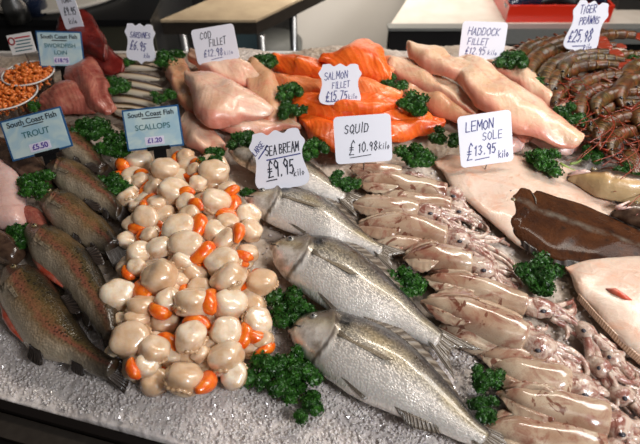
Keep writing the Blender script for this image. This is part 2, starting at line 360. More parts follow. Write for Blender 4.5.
t = NT('sardine_skin'); uvv, u, v = t.uv(); c = t.ramp(v, [(0, srgb(232, 222, 204)), (.30, srgb(224, 204, 176)), (.40, srgb(176, 148, 116)), (.48, srgb(80, 60, 44)), (1, srgb(50, 42, 36))]); t.fin(c, .22, t.bump(t.vor(45), .25, .0006), metal=.3, coat=.6)
t = NT('mullet_skin'); uvv, u, v = t.uv(); vv = t.math('ADD', v, t.math('MULTIPLY', t.math('SUBTRACT', t.noise(40, 3), .5), .25))
c = t.ramp(vv, [(0, srgb(186, 158, 118)), (.30, srgb(184, 148, 100)), (.40, srgb(140, 104, 64)), (.48, srgb(58, 40, 26)), (1, srgb(34, 24, 18))]); t.fin(c, .35, t.bump(t.noise(110, 4), .6, .002), coat=.25, sss=.1)
t = NT('dark_fish_skin'); t.fin(t.mix(t.ramp(t.noise(50, 4), [(.4, 0.), (.65, 1.)]), srgb(58, 40, 30), srgb(98, 74, 58)), .25, t.bump(t.noise(200, 3), .4, .001), coat=.5)
t = NT('parsley_leaf'); c = t.mix(t.ramp(t.noise(5, 4, .7), [(.35, 0.), (.65, 1.)]), srgb(14, 50, 12), srgb(62, 116, 34)); c = t.mix(t.math('MULTIPLY', t.rnd(), .4), c, srgb(26, 58, 18)); t.fin(c, .4, sss=.0, spec=.45)
plain('parsley_stem', (146, 168, 86), .4, sss=.1)
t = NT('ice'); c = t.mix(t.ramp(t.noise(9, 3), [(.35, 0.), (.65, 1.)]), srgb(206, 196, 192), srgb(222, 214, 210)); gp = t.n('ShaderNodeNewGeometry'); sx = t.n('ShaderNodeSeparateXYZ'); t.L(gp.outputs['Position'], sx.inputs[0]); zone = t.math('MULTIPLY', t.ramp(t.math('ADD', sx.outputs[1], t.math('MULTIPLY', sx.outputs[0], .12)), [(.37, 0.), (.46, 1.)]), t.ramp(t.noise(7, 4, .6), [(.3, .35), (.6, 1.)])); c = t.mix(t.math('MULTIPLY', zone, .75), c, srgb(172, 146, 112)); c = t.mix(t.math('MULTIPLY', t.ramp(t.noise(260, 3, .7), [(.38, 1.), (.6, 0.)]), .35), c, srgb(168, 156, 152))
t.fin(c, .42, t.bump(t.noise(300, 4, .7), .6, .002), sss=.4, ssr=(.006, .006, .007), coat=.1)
t = NT('ice_grain'); t.fin(srgb(226, 218, 216), .2, sss=.4, ssr=(.004, .004, .005), coat=.6)
t = NT('wall_paint'); t.fin(t.mix(t.ramp(t.noise(3, 3), [(.3, 0.), (.7, 1.)]), srgb(206, 198, 188), srgb(196, 188, 178)), .4, t.bump(t.noise(60, 3), .05, .002))
t = NT('floor_vinyl'); t.fin(t.mix(t.ramp(t.noise(40, 3), [(.4, 0.), (.6, 1.)]), srgb(60, 58, 56), srgb(80, 78, 74)), .4)
t = NT('chopping_board'); t.fin(t.mix(t.ramp(t.noise(12, 4), [(.35, 0.), (.65, 1.)]), srgb(214, 204, 192), srgb(200, 188, 174)), .35, t.bump(t.noise(90, 4), .1, .001))
t = NT('table_board'); t.fin(t.mix(t.ramp(t.noise(14, 4), [(.35, 0.), (.65, 1.)]), srgb(176, 156, 128), srgb(160, 140, 114)), .35)
t = NT('brushed_steel'); t.fin(t.mix(t.noise(60, 3, vec=t.scale(t.coord(), (1, 30, 30))), srgb(118, 118, 114), srgb(150, 150, 146)), .45, metal=.4)
plain('dark_cabinet', (30, 28, 28), .45); plain('green_grey_panel', (62, 60, 48), .5); plain('teal_panel', (52, 68, 74), .5); plain('near_black', (10, 10, 11), .5)
t = NT('dark_rail'); t.fin(t.mix(t.noise(90, 3, vec=t.scale(t.coord(), (1, 1, 1))), srgb(38, 32, 28), srgb(58, 52, 46)), .3, coat=.3)
plain('rail_line', (18, 13, 11), .3); plain('red_plastic', (206, 44, 22), .3, coat=.4); plain('blue_black_plastic', (28, 36, 56), .2, coat=.6); plain('plate_white', (206, 198, 186), .25, coat=.6)
plain('orange_flake', (224, 118, 48), .35, sss=.2, coat=.3); plain('tray_white', (216, 212, 208), .35); plain('bucket_grey', (92, 92, 88), .4)
t = NT('clear_plastic'); t.fin((.95, .93, .9), .08, trans=1.0); t.b.inputs['IOR'].default_value = 1.25
# ---------------------------------------------------------------- structure: floor and back wall
FLOOR_Z = -0.90
m = MB(); m.box(-3.2, 3.2, -1.2, 4.2, FLOOR_Z-.05, FLOOR_Z); tag(m.build('floor', M['floor_vinyl']), 'dark vinyl floor of the shop', None, kind='structure')
m = MB(); m.box(-.12, 3.2, 2.6, 2.7, FLOOR_Z, 1.6); tag(m.build('wall_back', M['wall_paint']), 'plain off-white wall behind the display', None, kind='structure')
m = MB(); m.box(-3.2, -.12, 3.6, 3.7, FLOOR_Z, 1.6); tag(m.build('wall_left', M['dark_cabinet']), 'dark far wall behind the steel table', None, kind='structure')

# ---------------------------------------------------------------- the display counter and its ice
random.seed(4)
rs = np.random.RandomState(7)
FA, FB = P(0, 403), P(150, 444); FS = (FB.y-FA.y)/(FB.x-FA.x)
def front_y(x): return FA.y+(x-FA.x)*FS
YB = P(320, 55).y; XL, XR = -.98, 1.12
def vnoise(X, Y, cell, seed):
    r = np.random.RandomState(seed).rand(int(3.2/cell)+4, int(3.2/cell)+4)
    gx, gy = (X+1.4)/cell, (Y+1.2)/cell; ix, iy = gx.astype(int), gy.astype(int); fx, fy = gx-ix, gy-iy
    fx = fx*fx*(3-2*fx); fy = fy*fy*(3-2*fy)
    return (r[ix, iy]*(1-fx)+r[ix+1, iy]*fx)*(1-fy)+(r[ix, iy+1]*(1-fx)+r[ix+1, iy+1]*fx)*fy
NX, NY = 760, 380
gx = np.linspace(XL, XR, NX); X = np.repeat(gx[:, None], NY, 1)
fy0 = FA.y+(gx-FA.x)*FS+.006; tt = np.linspace(0, 1, NY)[None, :]; Y = fy0[:, None]*(1-tt)+YB*tt
Z = np.zeros_like(X)
for cx, cy, rx, ry, hh in MOUNDS:
    d = ((X-cx)/rx)**2+((Y-cy)/ry)**2; Z = np.maximum(Z, hh*np.exp(-d*d*.7)*(d < 6))
Z += (vnoise(X, Y, .006, 1)-.5)*.0034+(vnoise(X, Y, .0032, 2)-.5)*.0026+(vnoise(X, Y, .03, 3)-.5)*.004-.003
V = [tuple(q) for q in np.stack([X, Y, Z], -1).reshape(-1, 3)]
Fq = [(i*NY+j, (i+1)*NY+j, (i+1)*NY+j+1, i*NY+j+1) for i in range(NX-1) for j in range(NY-1)]
ring = [i*NY for i in range(NX)]+[(NX-1)*NY+j for j in range(1, NY)]+[i*NY+NY-1 for i in range(NX-2, -1, -1)]+[j for j in range(NY-2, 0, -1)]
n0 = len(V); V += [(V[i][0], V[i][1], -.05) for i in ring]; nr = len(ring)
Fq += [(ring[q], n0+q, n0+(q+1) % nr, ring[(q+1) % nr]) for q in range(nr)]; Fq.append(tuple(n0+q for q in range(nr-1, -1, -1)))
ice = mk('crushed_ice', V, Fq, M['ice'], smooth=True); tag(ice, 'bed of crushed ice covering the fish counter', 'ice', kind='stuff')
m = MB()
def chip(m, x, y, z, r):
    b = [Vector((random.uniform(-1, 1), random.uniform(-1, 1), random.uniform(-.7, .7))).normalized()*r*random.uniform(.6, 1.1) for _ in range(6)]
    c = Vector((x, y, z)); o = [Vector((1,0,0)), Vector((0,1,0)), Vector((-1,0,0)), Vector((0,-1,0)), Vector((0,0,.8)), Vector((0,0,-.8))]
    R = Matrix.Rotation(random.uniform(0, 6.28), 3, 'Z') @ Matrix.Rotation(random.uniform(0, 3), 3, 'X')
    m.add([c+R @ (q*r+w*.35) for q, w in zip(o, b)], [(0,1,4),(1,2,4),(2,3,4),(3,0,4),(1,0,5),(2,1,5),(3,2,5),(0,3,5)])
for _ in range(11000):
    px, py = random.uniform(-15, 655), random.uniform(150, 445)
    if random.random() < .7: px = random.uniform(-15, 500); py = random.uniform(325, 448)
    p = P(px, py); 
    if p.y < front_y(p.x)+.012: continue
    chip(m, p.x, p.y, mound(p.x, p.y)-.001, random.uniform(.0010, .0026))
tag(m.build('ice_chips', M['ice_grain']), 'loose clear ice grains on top of the ice bed', 'ice', kind='stuff')

cnt = thing('display_counter', 'dark fronted fish counter holding the crushed ice', 'counter', (0, .7, FLOOR_Z))
def quad_strip(mt, name, d0, d1, z0, z1, parent):   # a bar along the slanting front edge
    nx, ny = FS/math.hypot(1, FS), -1/math.hypot(1, FS); a = (XL-.02, front_y(XL-.02)); b = (XR+.02, front_y(XR+.02)); m = MB()
    m.prism([(a[0]+nx*d1, a[1]+ny*d1), (b[0]+nx*d1, b[1]+ny*d1), (b[0]+nx*d0, b[1]+ny*d0), (a[0]+nx*d0, a[1]+ny*d0)], z0, z1)
    return m.build(name, M[mt], parent)
quad_strip('rail_line', 'front_lip', -.003, .007, -.06, .004, cnt)
quad_strip('dark_rail', 'front_ledge', .008, .034, -.06, -.006, cnt)
quad_strip('rail_line', 'ledge_groove', .035, .042, -.06, -.012, cnt)
quad_strip('dark_rail', 'lower_ledge', .043, .16, -.08, -.02, cnt)
m = MB(); m.prism([(XL, front_y(XL)+.02), (XR, front_y(XR)+.02), (XR, YB), (XL, YB)], FLOOR_Z, -.052); m.build('body', M['dark_cabinet'], cnt)
m = MB(); m.prism([(XL, YB+.002), (XR, YB+.002), (XR, YB+.012), (XL, YB+.012)], -.06, .004); m.build('back_lip', M['tray_white'], cnt)

# ---------------------------------------------------------------- furniture behind
def yz(py, y): t = y/ray(320, py).y; return CAM_H+ray(320, py).z*t           # height of a pixel row at distance y
def at_y(px, py, y): d = ray(px, py); t = y/d.y; return Vector((d.x*t, y, CAM_H+d.z*t))
yT = 1.75; zT = yz(17, yT)
def PT(px, py): return P(px, py, zT)
tb = thing('steel_table', 'pale topped steel prep table with tubular legs behind the cod', 'table', (PT(215, 10).x, 1.95, FLOOR_Z))
a, b, c_, d = PT(160, 20), PT(256, 20), PT(306, -4), PT(352, -26); e = PT(268, -26)
m = MB(); m.prism([(q.x, q.y) for q in (a, b, c_, d, e)], zT-.008, zT); m.build('table_top', M['table_board'], tb)
m = MB(); m.prism([(q.x, q.y+.004) for q in (a, b, c_, d, e)], zT-.05, zT-.009); m.build('apron', M['dark_rail'], tb)
for px, py in ((259, 30), (292, 8), (178, 28)):
    q = PT(px, py-6); m = MB(); m.tube([(q.x, q.y+.03, zT-.05), (q.x, q.y+.03, FLOOR_Z)], .014, 12); m.build('leg', M['steel'], tb, True)
q = PT(225, 10); m = MB(); m.box(a.x+.1, b.x-.04, 2.25, 2.28, FLOOR_Z, zT-.055); tag(m.build('teal_cabinet', M['teal_panel']), 'dull teal cabinet front in shadow under the steel table', 'cabinet')
m = MB(); q = PT(270, 40); m.v, m.f, m.uv = [], [], []
q.x *= 2.42/q.y
m.tube([(q.x, 2.42, FLOOR_Z), (q.x, 2.42, FLOOR_Z+.34)], [.13, .15], 24); bk = m.build('grey_bucket', M['bucket_grey'], None, True); tag(bk, 'grey bucket on the floor beside the table legs', 'bucket')
# left dark cabinet with its top edge and the plate standing on it
yC = 1.62; zC = yz(20, yC)
cb = thing('dark_cabinet', 'dark low cabinet behind the red tuna', 'cabinet', (at_y(60, 30, yC).x, 1.8, FLOOR_Z))
x0, x1 = at_y(-120, 20, yC).x, at_y(150, 20, yC).x
m = MB(); m.box(x0, x1, yC+.02, 2.2, FLOOR_Z, zC-.02); m.build('carcass', M['dark_cabinet'], cb)
m = MB(); m.box(x0, x1, yC, 2.2, zC-.02, zC); m.build('cabinet_top', M['near_black'], cb)
m = MB(); m.box(at_y(88, 30, yC).x, x1, yC+.008, yC+.02, zC-.5, zC-.021); m.build('door_panel', M['green_grey_panel'], cb)
m = MB()
pc = P(62, -4, zC+.014); A = []
for k in range(40):
    an = 2*PI*k/40; A.append((pc.x+.15*math.cos(an)*1.25, pc.y+.11*math.sin(an)+.06*math.cos(an), 0))
m.prism([(p[0]*.9+pc.x*.1, p[1]*.9+pc.y*.1) for p in A], zC, zC+.008); m.prism(A, zC+.008, zC+.016)
tag(m.build('oval_platter', M['plate_white']), 'long white oval platter on the dark cabinet at the top left', 'plate')
for k, (px, py, lab) in enumerate(((24, 14, 'left'), (5, 22, 'right'))):
    p = P(px, py, zC+.03); m = MB(); m.tube([(p.x, p.y+.08, zC), (p.x, p.y+.08, zC+.05), (p.x, p.y+.08, zC+.09), (p.x, p.y+.08, zC+.12)], [.035, .035, .014, .014], 16)
    tag(m.build('dark_bottle', M['blue_black_plastic'] if k == 0 else M['steel'], None, True), ('dark glass bottle' if k == 0 else 'small steel canister')+' standing on the black cabinet top', 'bottle' if k == 0 else 'canister')
# right counter
yR = 1.70; zR = yz(28, yR)
rc = thing('steel_counter', 'long steel edged counter with pale worktop behind the haddock', 'counter', (at_y(520, 40, yR).x, 1.95, FLOOR_Z))
xl, xr = at_y(388, 28, yR).x, at_y(720, 28, yR).x; tl = P(408, -2, zR)
m = MB(); m.prism([(xl, yR), (xr, yR), (xr, 2.55), (tl.x+.12, 2.55), (tl.x, tl.y)], zR-.01, zR); m.build('worktop', M['chopping_board'], rc)
zs = yz(30.5, yR); m = MB(); m.box(xl, at_y(497, 28, yR).x, yR-.004, yR+.03, zs, zR+.001); m.build('edge_strip', M['brushed_steel'], rc)
m = MB(); m.box(at_y(497, 28, yR).x, xr, yR-.008, yR+.03, yz(43, yR), zR+.001); m.build('edge_band', M['brushed_steel'], rc)
m = MB(); m.prism([(xl+.005, yR+.031), (xr, yR+.031), (xr, 2.5), (tl.x+.13, 2.5), (tl.x+.01, tl.y)], FLOOR_Z, zR-.011); m.build('carcass', M['near_black'], rc)
m = MB(); m.box(xl+.01, at_y(462, 30, yR).x, yR+.012, yR+.029, yz(58, yR), yz(31, yR)); m.build('dark_panel', M['dark_cabinet'], rc)
p0, p1, p2 = P(505, 24, zR), P(612, 24, zR), P(600, -14, zR)
tr = thing('red_crate', 'shallow bright red plastic crate on the counter at the top right', 'crate', ((p0.x+p1.x)/2, p0.y, zR))
m = MB(); xa, xb, ya, yb = p0.x+.004, p1.x-.006, p0.y+.01, p2.y
m.box(xa, xb, ya, yb, zR+.001, zR+.008); m.box(xa, xb, ya, ya+.008, zR+.008, zR+.055); m.box(xa, xb, yb-.008, yb, zR+.008, zR+.055)
m.box(xa, xa+.008, ya+.008, yb-.008, zR+.008, zR+.055); m.box(xb-.008, xb, ya+.008, yb-.008, zR+.008, zR+.055)
o = m.build('shell', M['red_plastic'], tr)
for k in range(3):
    cx = xa+.07+k*.095; c = [(cx-.055, ya+.04+.02*k, zR+.05, 0, .03, 0, .02), (cx, ya+.05+.02*k, zR+.062, .01, .036, 0, .026), (cx+.055, ya+.06, zR+.05, 0, .028, 0, .02)]
    tag(Strap(c, nseg=14, rough=.006, rfreq=50, seed=k, under=1.0).build('wrapped_packet', M['blue_black_plastic'] if k != 1 else M['near_black']), ('left glossy dark packet', 'middle black packet', 'right glossy dark packet')[k]+' lying in the red crate', 'packet')
p = P(625, 10, zR); m = MB(); m.box(p.x-.03, p.x+.5, p.y, 2.45, zR+.001, zR+.2); o = m.build('black_box', M['near_black']); tag(o, 'plain black box on the counter beside the red crate', 'box')
# ---------------------------------------------------------------- trout, bream, mullet, soles
def mid(a, b, f=.5): return a.lerp(b, f)
def pelvic(sp, u0, u1, v, out, ln, name, mt, root, z=.004):
    a, b = sp.at(u0, v), sp.at(u1, v); d = (b-a).normalized(); sd = Vector((d.y, -d.x, 0))*out
    return fin(name, [a, b], [a+d*ln*.15+sd*ln*.1, a+sd*ln*.75+d*ln*.45+Vector((0, 0, -.010)), b+sd*ln*.7+d*ln*.6+Vector((0, 0, -.010)), b+sd*ln*.15+d*ln*.45+Vector((0, 0, -.003))], mt, root)
def head_relief(ug, amp):
    def f(u, v):
        g = ug-.30*(v-.45)**2; r = amp*math.exp(-((u-g+.012)/.018)**2) if u < g else amp*max(0, 1-(u-g)/.006)*.5
        return r-amp*.8*math.exp(-((u-g-.008)/.008)**2)
    return f
# every fish: (dorsal x, y, belly x, y) from snout to tail root
TROUT = [
 ('spotted trout nearest the counter edge, dark tail against the ice', [(19, 267, 4, 279), (41, 271, 3, 305), (60, 291, 14, 330), (77, 318, 36, 357), (90, 340, 68, 366), (108, 354, 94, 377), (119, 358, 108, 382)], [(123, 359, 139, 353), (110, 384, 124, 394)], .004, .040),
 ('pink striped trout lying second from the front of its row', [(38, 226, 27, 243), (65, 233, 38, 268), (91, 254, 62, 290), (107, 284, 80, 312), (118, 310, 94, 330), (119, 332, 104, 342)], [(119, 334, 122, 348), (103, 344, 108, 358)], .006, .042),
 ('olive brown trout with pale belly beside the scallops, third from the front', [(58, 192, 42, 212), (74, 195, 54, 228), (92, 209, 72, 240), (111, 226, 90, 250), (122, 242, 106, 257)], [(123, 243, 130, 256), (106, 258, 114, 270)], .008, .038),
 ('golden brown trout just below the black card holder', [(54, 160, 49, 176), (70, 160, 63, 194), (92, 172, 85, 206), (112, 191, 107, 217), (122, 206, 117, 221)], [(123, 206, 132, 214), (116, 222, 124, 229)], .010, .036),
 ('small reddish trout behind the golden brown one, under the large blue card', [(60, 120, 55, 140), (76, 128, 64, 158), (94, 144, 82, 167), (108, 164, 98, 176)], [(109, 165, 116, 173), (98, 176, 104, 182)], .012, .032),
]
for k, (lab, st, tl, z0, T) in enumerate(TROUT):
    c = Q((st[2][0]+st[2][2])/2, (st[2][1]+st[2][3])/2)
    root = thing('trout', lab, 'fish', (c.x, c.y, c.z), 'trout in a row')
    sp = strap_px([(b[2], b[3], b[0], b[1]) for b in st], z0, T, nseg=50, nring=28, sq=2.1, under=.3, cap=(.7, .3), relief=head_relief(.2, .0035), rough=.0014, rfreq=50, seed=k)
    sp.build('body', M['trout_skin'], root)
    eye_on(sp, .085, .62, .0042, root, M['iris_gold'])
    (a0, a1, a2, a3), (b0, b1, b2, b3) = tl
    e0, e1 = sp.at(.97, .95), sp.at(.97, .05); z = Q(a0, a1).z+.012
    t0, t1 = Q(a2, a3, .008), Q(b2, b3, .008)
    fin('tail_fin', [e0, mid(e0, e1), e1], [t0, mid(t0, t1)+(mid(e0, e1)-mid(t0, t1))*-.04, t1], M['fin_dark'], root, th=.0012)
    pelvic(sp, .56, .63, .05, 1, .017, 'pelvic_fin', M['fin_dark'], root)
    pelvic(sp, .79, .85, .06, 1, .011, 'anal_fin', M['fin_dark'], root)
    a, b = sp.at(.44, .93), sp.at(.56, .93); d = (b-a).normalized(); sd = Vector((-d.y, d.x, 0))*.016
    fin('dorsal_fin', [a, b], [a+sd*.15, a+sd*.9+d*.008, b+sd*.7+d*.008, b+sd*.1+d*.005], M['fin_dark'], root)
    g = sp.at(.23, .3); d = (sp.at(.4, .35)-g).normalized(); s2 = Vector((-d.y, d.x, 0))
    fin('pectoral_fin', [g+s2*.003+Vector((0,0,.001)), g-s2*.003+Vector((0,0,.001))], [g+d*.026+s2*.001+Vector((0,0,.002)), g+d*.024-s2*.003+Vector((0,0,.001))], M['fin_pale'], root, th=.0004)
    if k < 2:                                           # slit belly
        pts = [sp.at(u, .02)+Vector((0, 0, -.003)) for u in (.2, .3, .4, .5)]
        m = MB(); m.tube(pts, [.002, .006, .0055, .001], 10); m.build('slit_belly', M['trout_belly_flesh'], root, True)

BREAM = [
 ('silver bream nearest the front, its tail running off the bottom edge', [(292, 327, 290, 334), (304, 315, 294, 346), (330, 311, 309, 366), (362, 318, 333, 386), (396, 334, 362, 404), (428, 361, 396, 418), (455, 392, 428, 430), (474, 416, 455, 441), (490, 432, 478, 448)], .004, .046, 1),
 ('silver bream with dark shoulder patch, second up from the front', [(275, 243, 272, 252), (288, 237, 274, 266), (311, 236, 288, 284), (337, 239, 312, 302), (362, 254, 339, 319), (388, 276, 368, 328), (410, 298, 394, 334), (428, 318, 415, 342), (443, 332, 433, 350)], .006, .044, 1),
 ('silver bream directly below the shield shaped price card', [(249, 196, 247, 202), (263, 191, 254, 215), (288, 188, 276, 229), (312, 193, 302, 239), (334, 205, 324, 248), (356, 225, 344, 251), (372, 238, 363, 254), (384, 246, 378, 258)], .006, .040, 0),
 ('pale bream mostly hidden behind the shield shaped price card', [(231, 149, 229, 154), (242, 145, 238, 166), (262, 148, 258, 178), (288, 155, 282, 190), (312, 166, 304, 199), (332, 180, 322, 203), (348, 193, 341, 204)], .010, .036, 0),
]
for k, (lab, st, z0, T, det) in enumerate(BREAM):
    c = Q((st[3][0]+st[3][2])/2, (st[3][1]+st[3][3])/2)
    root = thing('sea_bream', lab, 'fish', (c.x, c.y, c.z), 'sea bream laid in a row')
    sp = strap_px([(b[2], b[3], b[0], b[1]) for b in st], z0, T, nseg=64, nring=32, sq=1.95, under=.3, cap=(.9, .2), relief=head_relief(.25, .005), rough=.0008, rfreq=40, seed=k+20, tpow=.8)
    sp.build('body', M['bream_skin'], root)
    eye_on(sp, .115, .66, .0058, root, M['iris_silver'])
    # mouth line
    m = MB(); m.tube([sp.at(u, v)+Vector((0, 0, .0002)) for u, v in ((.012, .45), (.04, .4), (.075, .36))], .0012, 6); m.build('mouth', M['fin_dark'], root, True)
    e0, e1 = sp.at(.96, .93), sp.at(.96, .07); ax = (mid(e0, e1)-sp.at(.8, .5)); ax.z = 0; ax.normalize(); s2 = Vector((-ax.y, ax.x, 0)); L = sp.length
    cc = mid(e0, e1); zt = -.010
    fin('tail_fin', [e0, cc, e1], [cc+ax*L*.20+s2*L*.11+Vector((0,0,zt)), cc+ax*L*.10+Vector((0,0,zt*.5)), cc+ax*L*.19-s2*L*.10+Vector((0,0,zt))], M['fin_grey'], root, th=.0009, wav=.0015)
    us = [.3, .42, .55, .7, .82]; hs = [.004, .014, .013, .009, .002]
    B = [sp.at(u, .955)-Vector((0, 0, .002)) for u in us]; Tt = []
    for i, u in enumerate(us):
        d = (sp.at(min(1, u+.03), .9)-sp.at(u-.03, .9)); d.z = 0; d.normalize(); Tt.append(B[i]+Vector((-d.y, d.x, 0))*hs[i]+d*.008-Vector((0, 0, .005)))
    fin('dorsal_fin', B, Tt, M['fin_grey'], root, n=20)
    us = [.62, .7, .82]; hs = [.003, .011, .003]; B = [sp.at(u, .04) for u in us]; Tt = []
    for i, u in enumerate(us):
        d = (sp.at(u+.03, .1)-sp.at(u-.03, .1)); d.z = 0; d.normalize(); Tt.append(B[i]+Vector((d.y, -d.x, 0))*hs[i]+d*.007-Vector((0, 0, .006)))
    fin('anal_fin', B, Tt, M['fin_grey'], root, n=14)
    g0, g1 = sp.at(.26, .50), sp.at(.265, .42); t0, t1 = sp.at(.54, .46), sp.at(.50, .40); up = Vector((0, 0, .0034))
    fin('pectoral_fin', [g0+up, g1+up*.6], [t0+up, t1+up], M['fin_pale'], root, th=.0005, wav=.0004)
    a, b = sp.at(.34, .05), sp.at(.38, .05); d = (b-a).normalized(); sd = Vector((d.y, -d.x, 0))
    fin('pelvic_fin', [a, b], [a+sd*.006+d*.036-Vector((0,0,.008)), b+sd*.002+d*.03-Vector((0,0,.005))], M['fin_grey'], root)

# fish at the right and left margins
sp = strap_px([(575, 184, 568, 176), (584, 192, 584, 174), (598, 200, 604, 175), (618, 204, 622, 178), (640, 206, 646, 182), (668, 212, 672, 190)], .012, .040, nseg=40, nring=26, cap=(.7, .4), relief=lambda u, v: -.003*math.exp(-((u-.38)/.012)**2)+.002*math.exp(-((u-.3)/.04)**2), rough=.002, seed=5)
root = thing('grey_mullet', 'tan headed fish with gaping mouth above the brown flatfish at the right edge', 'fish', tuple(Q(610, 190)))
sp.build('body', M['mullet_skin'], root); eye_on(sp, .21, .78, .005, root, M['iris_gold'])
for a, b, nm in ((.62, .8, 'upper_lip'), (.42, .30, 'lower_lip')):
    m = MB(); m.tube([sp.at(.005, .5)+Vector((-.004, 0, .002)), sp.at(.06, a)+Vector((0, 0, .001)), sp.at(.13, (a+.5)/2)+Vector((0, 0, .001)), sp.at(.17, .5)], [.0022, .0028, .0024, .001], 8); m.build(nm, M['pale_pink_flesh'], root, True)
m = MB(); m.tube([sp.at(.01, .5)+Vector((0,0,.0003)), sp.at(.08, .55)+Vector((0, 0, .0006)), sp.at(.15, .5)+Vector((0, 0, .0006))], [.001, .003, .001], 8); m.build('mouth', M['fin_dark'], root, True)
sp = strap_px([(616, 219, 613, 211), (628, 226, 624, 205), (646, 232, 644, 206), (670, 238, 668, 210)], .010, .032, nseg=26, cap=(.7, .4), rough=.003, seed=9)
root = thing('dark_fish', 'dark fish with pale lips half out of the frame at the right edge', 'fish', tuple(Q(630, 215)))
sp.build('body', M['dark_fish_skin'], root)
m = MB(); m.tube([sp.at(.22, .35)+Vector((0, 0, .003)), sp.at(.04, .45)+Vector((-.002, 0, .004)), sp.at(.05, .65)+Vector((-.001, 0, .004)), sp.at(.24, .78)+Vector((0, 0, .003))], [.001, .0035, .0035, .001], 8); m.build('lips', M['pale_pink_flesh'], root, True)
eye_on(sp, .34, .72, .004, root, M['iris_gold'])

def flat(name, lab, cat, st, z0, T, mt, group=None, **kw):
    sp = strap_px(st, z0, T, **kw); o = sp.build(name, M[mt]); tag(o, lab, cat, group); return sp, o
# big pale sole under the squid/lemon sole card, lying flat on the ice
flat('lemon_sole', 'large pale flatfish, white underside up, below the lemon sole card', 'fish', [(441, 172, 436, 160), (452, 192, 452, 152), (474, 214, 482, 150), (498, 234, 520, 152), (520, 250, 556, 162), (540, 258, 586, 178), (560, 262, 610, 198)], .003, .016, 'sole_underside', 'lemon soles', nseg=44, nring=30, sq=3.0, rough=.003, rfreq=22, seed=3, cap=(.5, .4))
sp = strap_px([(503, 214, 501, 190), (507, 226, 514, 185), (514, 238, 534, 187), (530, 250, 556, 197), (552, 261, 584, 205), (584, 266, 612, 218), (622, 268, 646, 234), (668, 270, 682, 248)], .010, .017, nseg=54, nring=34, sq=2.8, rough=.002, rfreq=24, seed=8, cap=(.35, .4), relief=lambda u, v: .0018*math.exp(-((u-.16+.35*(v-.5)**2)/.03)**2)-.002*math.exp(-((u-.215+.35*(v-.5)**2)/.01)**2)+.0015*math.exp(-((v-.55)/.03)**2))
root = thing('brown_flatfish', 'glossy dark brown flatfish lying right of the squid', 'fish', tuple(Q(570, 230)))
sp.build('body', M['sole_brown'], root)
m = MB(); m.tube([sp.at(.008, .75), sp.at(.03, .62)+Vector((0,0,.0004)), sp.at(.055, .58)+Vector((0,0,.0003))], .0011, 6); m.build('mouth', M['pupil'], root, True)
for uu, vv in ((.07, .74), (.09, .52)): eye_on(sp, uu, vv, .0042, root, M['iris_gold'])
us = [.1, .3, .55, .8]
for nm, v, sg in (('upper_fringe_fin', .985, 1), ('lower_fringe_fin', .015, -1)):
    B = [sp.at(u, v)-Vector((0, 0, .001)) for u in us]; Tt = []
    for i, u in enumerate(us):
        d = (sp.at(u+.03, .5)-sp.at(u-.03, .5)); d.z = 0; d.normalize(); Tt.append(B[i]+Vector((-d.y, d.x, 0))*sg*.010+d*.006-Vector((0, 0, .006)))
    fin(nm, B, Tt, M['fin_dark'], root, n=30)
m = MB(); q = sp.at(.19, .42); m.tube([sp.at(.17, .78)+Vector((0, 0, .001)), sp.at(.2, .7)+Vector((0,0,.002)), sp.at(.215, .62)+Vector((0, 0, .001))], [.0008, .0016, .0008], 8); m.build('gill_edge', M['fin_grey'], root, True)
sp = strap_px([(568, 273, 566, 267), (577, 296, 584, 261), (592, 312, 612, 258), (606, 332, 640, 257), (624, 352, 668, 262), (646, 368, 690, 280), (664, 380, 700, 320)], .008, .024, nseg=44, nring=34, sq=2.8, rough=.003, rfreq=20, seed=18, cap=(.8, .4))
root = thing('lemon_sole', 'pale flatfish with an orange brown slit, at the right edge below the brown one', 'fish', tuple(Q(620, 300)), 'lemon soles')
sp.build('body', M['sole_underside'], root)
m = MB(); m.tube([P(606, 289, .031), P(614, 291, .035), P(624, 297, .035), P(634, 302, .033)], [.001, .0045, .004, .001], 10)
m.build('gill_slit', M['trout_belly_flesh'], root, True)
us = [.12, .35, .6, .85]; B = [sp.at(u, .015)-Vector((0, 0, .001)) for u in us]; Tt = []
for i, u in enumerate(us):
    d = (sp.at(u+.03, .5)-sp.at(u-.03, .5)); d.z = 0; d.normalize(); Tt.append(B[i]+Vector((d.y, -d.x, 0))*.006-Vector((0, 0, .006)))
fin('fringe_fin', B, Tt, M['sole_fringe'], root, n=30, wav=.0004)
flat('pale_fillet', 'rounded pale pink fillet at the left edge below the trout card', 'fillet', [(-14, 178, 2, 161), (-16, 196, 19, 176), (-14, 212, 27, 200), (-8, 224, 26, 222)], .012, .030, 'pale_pink_flesh', nseg=24, rough=.002, sq=2.4, seed=2)
flat('brown_fish', 'dull brown fish behind the pale fillet at the left edge', 'fish', [(-10, 160, 2, 138), (14, 176, 28, 146), (34, 186, 44, 162), (46, 190, 52, 176)], .004, .028, 'dark_fish_skin', nseg=24, rough=.002, seed=12)
flat('brown_fish', 'dull brown fish at the left edge beside the front trout heads', 'fish', [(-20, 250, -8, 226), (-4, 262, 10, 236), (10, 268, 24, 248)], .002, .03, 'dark_fish_skin', nseg=20, rough=.002, seed=13)
flat('pale_fish', 'pale fish in the far left corner beside the tubs', 'fish', [(-12, 92, -8, 68), (2, 90, 6, 70), (12, 84, 14, 72)], .02, .02, 'pale_pink_flesh', nseg=16, rough=.002, seed=14)
flat('belly_flap', 'pinkish strip of fish belly beside the trout heads', 'fish', [(22, 224, 34, 208), (34, 232, 44, 216), (40, 246, 48, 232)], .003, .024, 'swordfish_flesh', nseg=16, rough=.003, seed=15)

